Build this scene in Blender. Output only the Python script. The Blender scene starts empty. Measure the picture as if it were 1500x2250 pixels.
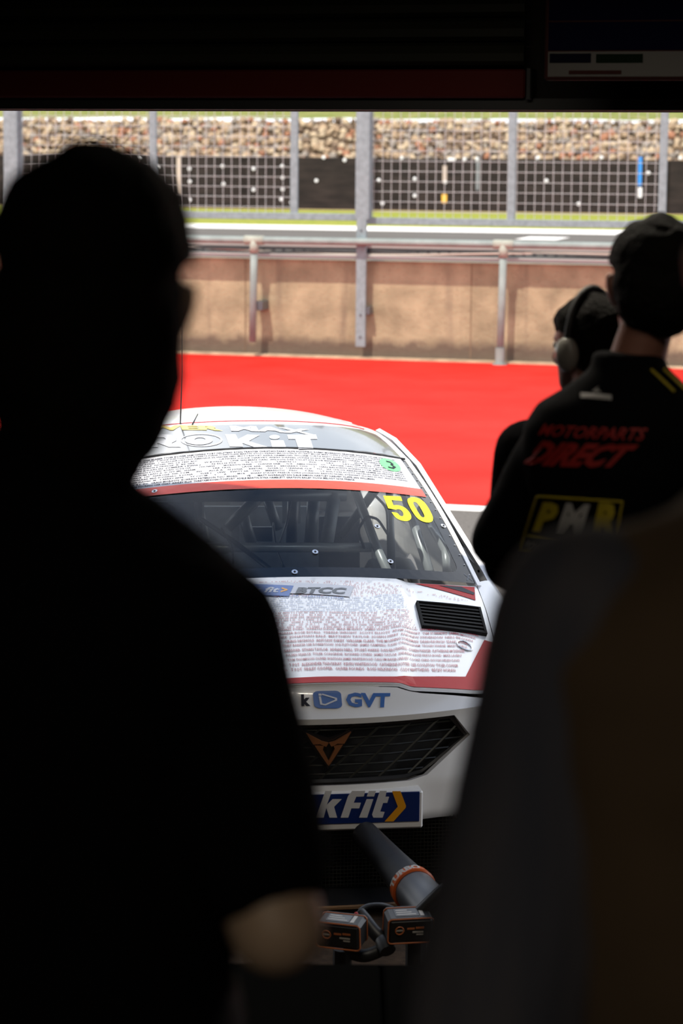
import bpy, math, random
import numpy as np
from mathutils import Vector, Matrix, noise
from mathutils.geometry import delaunay_2d_cdt
random.seed(5)
rng = np.random.default_rng(5)
SC = bpy.context.scene
COL = SC.collection

# ------------------------------------------------------------------ camera
F, CAMZ, ROLL = 5080.0, 2.6, 0.008
PITCH = math.atan((1125 - 350) / F)
FW = np.array([0, math.cos(PITCH), -math.sin(PITCH)])
UPV = np.array([0, math.sin(PITCH), math.cos(PITCH)])
RT = np.array([1.0, 0, 0])
CX = math.cos(ROLL) * RT + math.sin(ROLL) * UPV
CY = -math.sin(ROLL) * RT + math.cos(ROLL) * UPV
CAM = np.array([0, 0, CAMZ])
cd = bpy.data.cameras.new('camera')
cam = bpy.data.objects.new('camera', cd)
COL.objects.link(cam)
cd.sensor_fit = 'VERTICAL'
cd.sensor_height = 36
cd.sensor_width = 24
cd.lens = F / 2250 * 36
cd.clip_start = 0.05
cd.clip_end = 500
cam.matrix_world = Matrix(((CX[0], CY[0], -FW[0], CAM[0]), (CX[1], CY[1], -FW[1], CAM[1]), (CX[2], CY[2], -FW[2], CAM[2]), (0, 0, 0, 1)))
cd.dof.use_dof = True
cd.dof.focus_distance = 9.0
cd.dof.aperture_fstop = 4.2
SC.camera = cam
# ------------------------------------------------------------------ world and sun
W = bpy.data.worlds.new('sky')
SC.world = W
W.use_nodes = True
nt = W.node_tree
nt.nodes.clear()
tc = nt.nodes.new('ShaderNodeTexCoord')
sep = nt.nodes.new('ShaderNodeSeparateXYZ')
nt.links.new(tc.outputs['Generated'], sep.inputs[0])
grad = nt.nodes.new('ShaderNodeValToRGB')
grad.color_ramp.elements[0].position = 0.0
grad.color_ramp.elements[0].color = (0.95, 1.0, 1.06, 1)
grad.color_ramp.elements[1].position = 0.85
ge = grad.color_ramp.elements.new(0.42)
ge.color = (0.62, 0.74, 0.90, 1)
grad.color_ramp.elements[2].color = (0.12, 0.22, 0.45, 1)
nt.links.new(sep.outputs['Z'], grad.inputs[0])
cn = nt.nodes.new('ShaderNodeTexNoise')
cn.inputs['Scale'].default_value = 2.2
cn.inputs['Detail'].default_value = 5
nt.links.new(tc.outputs['Generated'], cn.inputs['Vector'])
cr = nt.nodes.new('ShaderNodeValToRGB')
cr.color_ramp.elements[0].position = 0.38
cr.color_ramp.elements[1].position = 0.60
nt.links.new(cn.outputs['Fac'], cr.inputs[0])
mx = nt.nodes.new('ShaderNodeMix')
mx.data_type = 'RGBA'
thin = nt.nodes.new('ShaderNodeMapRange')      # cloud cover thins towards the zenith
thin.inputs[1].default_value = 0.3
thin.inputs[2].default_value = 0.8
thin.inputs[3].default_value = 1.0
thin.inputs[4].default_value = 0.25
nt.links.new(sep.outputs['Z'], thin.inputs[0])
cm_ = nt.nodes.new('ShaderNodeMath')
cm_.operation = 'MULTIPLY'
nt.links.new(cr.outputs[0], cm_.inputs[0])
nt.links.new(thin.outputs[0], cm_.inputs[1])
nt.links.new(cm_.outputs[0], mx.inputs[0])
nt.links.new(grad.outputs[0], mx.inputs[6])
mx.inputs[7].default_value = (2.1, 2.1, 2.12, 1)
bg = nt.nodes.new('ShaderNodeBackground')
bg.inputs[1].default_value = 1.15
nt.links.new(mx.outputs[2], bg.inputs[0])
wo = nt.nodes.new('ShaderNodeOutputWorld')
nt.links.new(bg.outputs[0], wo.inputs[0])
sl = bpy.data.lights.new('sun', 'SUN')
sl.energy = 4.0
sl.angle = 0.01
sl.color = (1.0, 0.93, 0.82)
sun = bpy.data.objects.new('sun', sl)
COL.objects.link(sun)
sun.rotation_euler = Vector((0.28, 0.52, -0.90)).to_track_quat('-Z', 'Y').to_euler()
sun.location = (0, 0, 20)
vs = SC.view_settings
vs.view_transform = 'Standard'
vs.look = 'None'
vs.exposure = 0.42
vs.gamma = 1.0
vs.use_curve_mapping = False
SC.cycles.max_bounces = 10
SC.cycles.transparent_max_bounces = 12

# ------------------------------------------------------------------ helpers
def ray(px, py):
    return FW + (px - 750) / F * CX - (py - 1125) / F * CY

def at(px, py, Y):
    r = ray(px, py)
    return CAM + r * (Y / r[1])

def atz(px, py, Z=0.0):
    r = ray(px, py)
    return CAM + r * ((Z - CAMZ) / r[2])

def proj(p):
    q = np.asarray(p, float) - CAM
    d = q @ FW
    return np.array([750 + F * (q @ CX) / d, 1125 - F * (q @ CY) / d])

def link(o, parent=None):
    COL.objects.link(o)
    if parent is not None:
        o.parent = parent
    return o

def tag(o, label=None, cat=None, group=None, kind=None):
    if label: o['label'] = label
    if cat: o['category'] = cat
    if group: o['group'] = group
    if kind: o['kind'] = kind
    return o

def thing(name, label, cat, loc=(0, 0, 0), rz=0.0, group=None):
    o = bpy.data.objects.new(name, None)
    o.empty_display_size = 0.1
    link(o)
    o.location = loc
    o.rotation_euler = (0, 0, rz)
    return tag(o, label, cat, group)

def mk(name, vf, mat, parent=None, off=None, smooth=False, label=None):
    V, Fc = vf
    V = np.asarray(V, float)
    if off is not None:
        V = V - np.asarray(off, float)
    me = bpy.data.meshes.new(name)
    me.from_pydata([tuple(v) for v in V], [], [tuple(f) for f in Fc])
    me.update()
    if smooth == 'a':
        me.polygons.foreach_set('use_smooth', [True] * len(me.polygons))
        me.set_sharp_from_angle(angle=math.radians(32))
    elif smooth:
        me.polygons.foreach_set('use_smooth', [True] * len(me.polygons))
    if mat is not None:
        me.materials.append(mat)
    o = bpy.data.objects.new(name, me)
    link(o, parent)
    if label: o['label'] = label
    return o

def join(*parts):
    V, Fc = [], []
    for v, f in parts:
        n = len(V)
        V += [tuple(x) for x in v]
        Fc += [tuple(i + n for i in q) for q in f]
    return V, Fc

def xf(vf, R=None, t=(0, 0, 0)):
    V = np.asarray(vf[0], float)
    if R is not None:
        V = V @ np.asarray(R).T
    return V + np.asarray(t, float), vf[1]

def rotz(a):
    c, s = math.cos(a), math.sin(a)
    return np.array([[c, -s, 0], [s, c, 0], [0, 0, 1]])

def rotx(a):
    c, s = math.cos(a), math.sin(a)
    return np.array([[1, 0, 0], [0, c, -s], [0, s, c]])

def roty(a):
    c, s = math.cos(a), math.sin(a)
    return np.array([[c, 0, s], [0, 1, 0], [-s, 0, c]])

BOXF = [(0, 3, 2, 1), (4, 5, 6, 7), (0, 1, 5, 4), (1, 2, 6, 5), (2, 3, 7, 6), (3, 0, 4, 7)]
def box(x0, x1, y0, y1, z0, z1):
    return [(x0, y0, z0), (x1, y0, z0), (x1, y1, z0), (x0, y1, z0), (x0, y0, z1), (x1, y0, z1), (x1, y1, z1), (x0, y1, z1)], list(BOXF)

def rbox(x0, x1, y0, y1, z0, z1, b):
    """box with chamfered edges"""
    V, Fc = [], []
    xs, ys, zs = (x0, x1), (y0, y1), (z0, z1)
    idx = {}
    for i in (0, 1):
        for j in (0, 1):
            for k in (0, 1):
                dx = b if i == 0 else -b; dy = b if j == 0 else -b; dz = b if k == 0 else -b
                idx[(i, j, k, 0)] = len(V); V.append((xs[i], ys[j] + dy, zs[k] + dz))
                idx[(i, j, k, 1)] = len(V); V.append((xs[i] + dx, ys[j], zs[k] + dz))
                idx[(i, j, k, 2)] = len(V); V.append((xs[i] + dx, ys[j] + dy, zs[k]))
    I = lambda *a: idx[a]
    for s in (0, 1):
        Fc.append([I(s, 0, 0, 0), I(s, 1, 0, 0), I(s, 1, 1, 0), I(s, 0, 1, 0)])
        Fc.append([I(0, s, 0, 1), I(1, s, 0, 1), I(1, s, 1, 1), I(0, s, 1, 1)])
        Fc.append([I(0, 0, s, 2), I(1, 0, s, 2), I(1, 1, s, 2), I(0, 1, s, 2)])
        for t in (0, 1):
            Fc.append([I(s, t, 0, 0), I(s, t, 1, 0), I(s, t, 1, 1), I(s, t, 0, 1)])
            Fc.append([I(s, 0, t, 0), I(s, 1, t, 0), I(s, 1, t, 2), I(s, 0, t, 2)])
            Fc.append([I(0, s, t, 1), I(1, s, t, 1), I(1, s, t, 2), I(0, s, t, 2)])
            for r in (0, 1):
                Fc.append([I(s, t, r, 0), I(s, t, r, 1), I(s, t, r, 2)])
    return V, Fc

def tube(path, r, n=10, cap=True, flat=None):
    """swept tube; r is a number or a list per point"""
    P = [np.asarray(p, float) for p in path]
    rs = r if hasattr(r, '__len__') else [r] * len(P)
    V, Fc = [], []
    prev = None
    for i, p in enumerate(P):
        d = (P[min(i + 1, len(P) - 1)] - P[max(i - 1, 0)])
        d = d / (np.linalg.norm(d) + 1e-12)
        if prev is None:
            a = np.array([0, 0, 1.0]) if abs(d[2]) < 0.9 else np.array([1.0, 0, 0])
        else:
            a = prev
        u = a - d * (a @ d)
        u /= np.linalg.norm(u) + 1e-12
        prev = u
        w = np.cross(d, u)
        for k in range(n):
            t = 2 * math.pi * k / n
            V.append(p + (u * math.cos(t) + w * math.sin(t)) * rs[i])
    for i in range(len(P) - 1):
        for k in range(n):
            a, b = i * n + k, i * n + (k + 1) % n
            Fc.append((a, b, b + n, a + n))
    if cap:
        Fc.append(tuple(reversed(range(n))))
        Fc.append(tuple(range((len(P) - 1) * n, len(P) * n)))
    return V, Fc

def loft(rings, cap=True):
    n = len(rings[0])
    V = [tuple(p) for r in rings for p in r]
    Fc = []
    for i in range(len(rings) - 1):
        for k in range(n):
            a, b = i * n + k, i * n + (k + 1) % n
            Fc.append((a, b, b + n, a + n))
    if cap:
        Fc.append(tuple(reversed(range(n))))
        Fc.append(tuple(range((len(rings) - 1) * n, len(rings) * n)))
    return V, Fc

def ell_ring(cx, cy, z, rx, ry, n=20, pw=2.0):
    out = []
    for k in range(n):
        t = 2 * math.pi * k / n
        c, s = math.cos(t), math.sin(t)
        out.append((cx + rx * math.copysign(abs(c) ** (2 / pw), c), cy + ry * math.copysign(abs(s) ** (2 / pw), s), z))
    return out

def capsule(p0, p1, r0, r1, n=14, m=5):
    p0, p1 = np.asarray(p0, float), np.asarray(p1, float)
    d = p1 - p0
    L = np.linalg.norm(d)
    d = d / (L + 1e-9)
    path, rs = [], []
    for k in range(m):
        a = math.pi / 2 * (1 - k / m)
        path.append(p0 - d * r0 * math.sin(a)); rs.append(max(r0 * math.cos(a), 1e-4))
    path.append(p0); rs.append(r0); path.append(p1); rs.append(r1)
    for k in range(1, m + 1):
        a = math.pi / 2 * k / m
        path.append(p1 + d * r1 * math.sin(a)); rs.append(max(r1 * math.cos(a), 1e-4))
    return tube(path, rs, n)

def ellipsoid(c, r, n=16, m=10, R=None):
    V, Fc = [], []
    for i in range(m + 1):
        a = -math.pi / 2 + math.pi * i / m
        for k in range(n):
            t = 2 * math.pi * k / n
            V.append((r[0] * max(math.cos(a), 1e-3) * math.cos(t), r[1] * max(math.cos(a), 1e-3) * math.sin(t), r[2] * math.sin(a)))
    for i in range(m):
        for k in range(n):
            a, b = i * n + k, i * n + (k + 1) % n
            Fc.append((a, b, b + n, a + n))
    Fc.append(tuple(reversed(range(n)))); Fc.append(tuple(range(m * n, (m + 1) * n)))
    return xf((V, Fc), R, c)

def grid(fn, nu, nv):
    V = [tuple(fn(i / nu, j / nv)) for j in range(nv + 1) for i in range(nu + 1)]
    Fc = [(j * (nu + 1) + i, j * (nu + 1) + i + 1, (j + 1) * (nu + 1) + i + 1, (j + 1) * (nu + 1) + i) for j in range(nv) for i in range(nu)]
    return V, Fc

def inpoly(x, y, poly):
    c = False
    j = len(poly) - 1
    for i in range(len(poly)):
        xi, yi = poly[i]; xj, yj = poly[j]
        if (yi > y) != (yj > y) and x < (xj - xi) * (y - yi) / (yj - yi) + xi:
            c = not c
        j = i
    return c

def dens(poly, step):
    out = []
    for i in range(len(poly)):
        a, b = np.array(poly[i], float), np.array(poly[(i + 1) % len(poly)], float)
        n = max(1, int(np.linalg.norm(b - a) / step))
        for k in range(n):
            out.append(tuple(a + (b - a) * k / n))
    return out

def panel2d(outline, holes=(), step=0.05):
    outline = dens(outline, step)
    holes = [dens(h, step) for h in holes]
    pts = list(outline)
    edges = [(i, (i + 1) % len(outline)) for i in range(len(outline))]
    for h in holes:
        n = len(pts)
        pts += h
        edges += [(n + i, n + (i + 1) % len(h)) for i in range(len(h))]
    xs = [p[0] for p in outline]; ys = [p[1] for p in outline]
    x = min(xs) + step / 2
    while x < max(xs):
        y = min(ys) + step / 2
        while y < max(ys):
            if inpoly(x, y, outline) and not any(inpoly(x, y, h) for h in holes):
                pts.append((x, y))
            y += step
        x += step
    r = delaunay_2d_cdt([Vector(p) for p in pts], edges, [], 0, 1e-6)
    V = [tuple(v) for v in r[0]]
    Fc = []
    for f in r[2]:
        cx = sum(V[i][0] for i in f) / len(f); cy = sum(V[i][1] for i in f) / len(f)
        if inpoly(cx, cy, outline) and not any(inpoly(cx, cy, h) for h in holes):
            Fc.append(tuple(f))
    return V, Fc, outline, holes

def panel(outline, fn, holes=(), step=0.05, thick=None, off=0.0):
    """polygon in surface parameters -> mesh on the surface fn(a,b)->xyz, moved off along the normal; thick gives rims and a back skin"""
    V, Fc, ol, hs = panel2d(outline, holes, step)
    P = [on(fn, a, b, off) for a, b in V]
    if thick is None:
        return P, Fc
    n = len(P)
    B = [on(fn, a, b, off - thick) for a, b in V]
    F2 = list(Fc) + [tuple(reversed([i + n for i in f])) for f in Fc]
    cnt = {}
    for f in Fc:
        for i in range(len(f)):
            e = (f[i], f[(i + 1) % len(f)])
            cnt[e] = cnt.get(e, 0) + 1
    for (a, b) in cnt:
        if (b, a) not in cnt:
            F2.append((b, a, a + n, b + n))
    return P + B, F2

def on(fn, a, b, off=0.0):
    p = np.asarray(fn(a, b), float)
    if off == 0:
        return p
    e = 1e-3
    n = np.cross(np.asarray(fn(a + e, b)) - p, np.asarray(fn(a, b + e)) - p)
    n = n / (np.linalg.norm(n) + 1e-15)
    return p + n * off

TXT = {}
def text2d(s, bold=0.0, shear=0.0, res=2, spacing=1.0):
    key = (s, bold, shear, res, spacing)
    if key in TXT: return TXT[key]
    c = bpy.data.curves.new('t', 'FONT')
    c.body = s
    c.offset = bold
    c.shear = shear
    c.resolution_u = res
    c.space_character = spacing
    o = bpy.data.objects.new('t', c)
    me = bpy.data.meshes.new_from_object(o)
    V = np.array([v.co[:2] for v in me.vertices]) if len(me.vertices) else np.zeros((1, 2))
    Fc = [tuple(p.vertices) for p in me.polygons]
    bpy.data.objects.remove(o); bpy.data.curves.remove(c); bpy.data.meshes.remove(me)
    TXT[key] = (V, Fc)
    return V, Fc

def nr(name, vf, m, parent):
    o = mk(name, vf, M[m], parent); o['kind'] = 'stuff'; return o

def text_on(s, fn, quad, off=0.002, bold=0.0, shear=0.0, res=2, spacing=1.0, fitbox=True):
    """text whose bounding box fills the parameter quad (bottom-left, bottom-right, top-right, top-left)"""
    V, Fc = text2d(s, bold, shear, res, spacing)
    return print_on((V, Fc), fn, quad, off)

def print_on(vf, fn, quad, off=0.002, bounds=None):
    V, Fc = np.asarray(vf[0], float), vf[1]
    lo, hi = (V.min(0), V.max(0)) if bounds is None else (np.array(bounds[0], float), np.array(bounds[1], float))
    q = [np.asarray(p, float) for p in quad]
    out = []
    for x, y in (V - lo) / (hi - lo + 1e-9):
        p = (q[0] * (1 - x) + q[1] * x) * (1 - y) + (q[3] * (1 - x) + q[2] * x) * y
        out.append(on(fn, p[0], p[1], off))
    return out, Fc

def poly2d(pts):
    return [tuple(p) for p in pts], [tuple(range(len(pts)))]

# ------------------------------------------------------------------ materials
def mat(name, col, rough=0.5, metal=0.0, coat=0.0, var=0.0, scale=8.0, bump=0.0, bscale=60.0, spec=0.5, var2=None, det=4.0, stretch=None):
    m = bpy.data.materials.new(name)
    m.use_nodes = True
    t = m.node_tree
    b = t.nodes['Principled BSDF']
    b.inputs['Base Color'].default_value = (*col, 1)
    b.inputs['Roughness'].default_value = rough
    b.inputs['Metallic'].default_value = metal
    b.inputs['Coat Weight'].default_value = coat
    b.inputs['Coat Roughness'].default_value = 0.04
    b.inputs['Specular IOR Level'].default_value = spec
    co = t.nodes.new('ShaderNodeTexCoord')
    src = co.outputs['Object']
    if stretch:
        mp = t.nodes.new('ShaderNodeMapping')
        mp.inputs['Scale'].default_value = stretch
        t.links.new(src, mp.inputs[0])
        src = mp.outputs[0]
    if var > 0 or var2:
        n = t.nodes.new('ShaderNodeTexNoise')
        n.inputs['Scale'].default_value = scale
        n.inputs['Detail'].default_value = det
        t.links.new(src, n.inputs['Vector'])
        r = t.nodes.new('ShaderNodeValToRGB')
        r.color_ramp.elements[0].position = 0.32
        r.color_ramp.elements[1].position = 0.68
        c2 = var2 if var2 else tuple(min(1, c * (1 + var)) for c in col)
        c1 = col if var2 else tuple(c * (1 - var) for c in col)
        r.color_ramp.elements[0].color = (*c1, 1)
        r.color_ramp.elements[1].color = (*c2, 1)
        t.links.new(n.outputs['Fac'], r.inputs[0])
        t.links.new(r.outputs[0], b.inputs['Base Color'])
    if bump > 0:
        n2 = t.nodes.new('ShaderNodeTexNoise')
        n2.inputs['Scale'].default_value = bscale
        n2.inputs['Detail'].default_value = 3
        t.links.new(src, n2.inputs['Vector'])
        bp = t.nodes.new('ShaderNodeBump')
        bp.inputs['Strength'].default_value = bump
        bp.inputs['Distance'].default_value = 0.02
        t.links.new(n2.outputs['Fac'], bp.inputs['Height'])
        t.links.new(bp.outputs[0], b.inputs['Normal'])
    return m

def glass_mat(name, tint=(0.8, 0.85, 0.86), ior=1.45, rough=0.0):
    m = bpy.data.materials.new(name)
    m.use_nodes = True
    t = m.node_tree
    t.nodes.clear()
    tr = t.nodes.new('ShaderNodeBsdfTransparent')
    tr.inputs[0].default_value = (*tint, 1)
    gl = t.nodes.new('ShaderNodeBsdfGlossy')
    gl.inputs['Roughness'].default_value = rough
    fr = t.nodes.new('ShaderNodeFresnel')
    fr.inputs[0].default_value = ior
    mixn = t.nodes.new('ShaderNodeMixShader')
    o = t.nodes.new('ShaderNodeOutputMaterial')
    t.links.new(fr.outputs[0], mixn.inputs[0])
    t.links.new(tr.outputs[0], mixn.inputs[1])
    t.links.new(gl.outputs[0], mixn.inputs[2])
    t.links.new(mixn.outputs[0], o.inputs[0])
    return m

def concrete_wall_mat():
    m = mat('weathered_concrete', (0.28, 0.226, 0.142), 0.9, var=0.28, spec=0.15, scale=2.5, bump=0.5, bscale=18, det=8)
    t = m.node_tree
    b = t.nodes['Principled BSDF']
    base = b.inputs['Base Color'].links[0].from_socket
    co = [n for n in t.nodes if n.type == 'TEX_COORD'][0]
    def mulmask(fac_sock, colr, prev):
        mm = t.nodes.new('ShaderNodeMix'); mm.data_type = 'RGBA'
        t.links.new(fac_sock, mm.inputs[0]); t.links.new(prev, mm.inputs[6]); mm.inputs[7].default_value = (*colr, 1)
        return mm.outputs[2]
    # pits and small stones
    vo = t.nodes.new('ShaderNodeTexVoronoi'); vo.inputs['Scale'].default_value = 16
    t.links.new(co.outputs['Object'], vo.inputs['Vector'])
    r1 = t.nodes.new('ShaderNodeValToRGB')
    r1.color_ramp.elements[0].position = 0.10; r1.color_ramp.elements[0].color = (0.75, 0.75, 0.75, 1)
    r1.color_ramp.elements[1].position = 0.2; r1.color_ramp.elements[1].color = (0, 0, 0, 1)
    t.links.new(vo.outputs['Distance'], r1.inputs[0])
    c1 = mulmask(r1.outputs[0], (0.17, 0.12, 0.08), base)
    # run-off streaks
    mp = t.nodes.new('ShaderNodeMapping'); mp.inputs['Scale'].default_value = (3.0, 3.0, 0.35)
    t.links.new(co.outputs['Object'], mp.inputs[0])
    ns = t.nodes.new('ShaderNodeTexNoise'); ns.inputs['Scale'].default_value = 1.6; ns.inputs['Detail'].default_value = 6
    t.links.new(mp.outputs[0], ns.inputs['Vector'])
    r2 = t.nodes.new('ShaderNodeValToRGB')
    r2.color_ramp.elements[0].position = 0.55; r2.color_ramp.elements[0].color = (0, 0, 0, 1)
    r2.color_ramp.elements[1].position = 0.75; r2.color_ramp.elements[1].color = (0.65, 0.65, 0.65, 1)
    t.links.new(ns.outputs['Fac'], r2.inputs[0])
    c2 = mulmask(r2.outputs[0], (0.16, 0.12, 0.085), c1)
    # grime splashed along the foot and moss along the top edge, with ragged borders
    sp = t.nodes.new('ShaderNodeSeparateXYZ'); t.links.new(co.outputs['Object'], sp.inputs[0])
    n3 = t.nodes.new('ShaderNodeTexNoise'); n3.inputs['Scale'].default_value = 5; n3.inputs['Detail'].default_value = 6
    t.links.new(co.outputs['Object'], n3.inputs['Vector'])
    ad = t.nodes.new('ShaderNodeMath'); ad.operation = 'MULTIPLY_ADD'; ad.inputs[1].default_value = -0.28
    t.links.new(n3.outputs['Fac'], ad.inputs[0]); t.links.new(sp.outputs['Z'], ad.inputs[2])
    r3 = t.nodes.new('ShaderNodeValToRGB')
    e = r3.color_ramp.elements
    e[0].position = 0.03; e[0].color = (0.88, 0.88, 0.88, 1)
    e[1].position = 0.16; e[1].color = (0, 0, 0, 1)
    q = r3.color_ramp.elements.new(0.98); q.color = (0, 0, 0, 1)
    q = r3.color_ramp.elements.new(1.0); q.color = (0, 0, 0, 1)
    t.links.new(ad.outputs[0], r3.inputs[0])
    c3 = mulmask(r3.outputs[0], (0.085, 0.062, 0.048), c2)
    t.links.new(c3, b.inputs['Base Color'])
    return m

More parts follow.
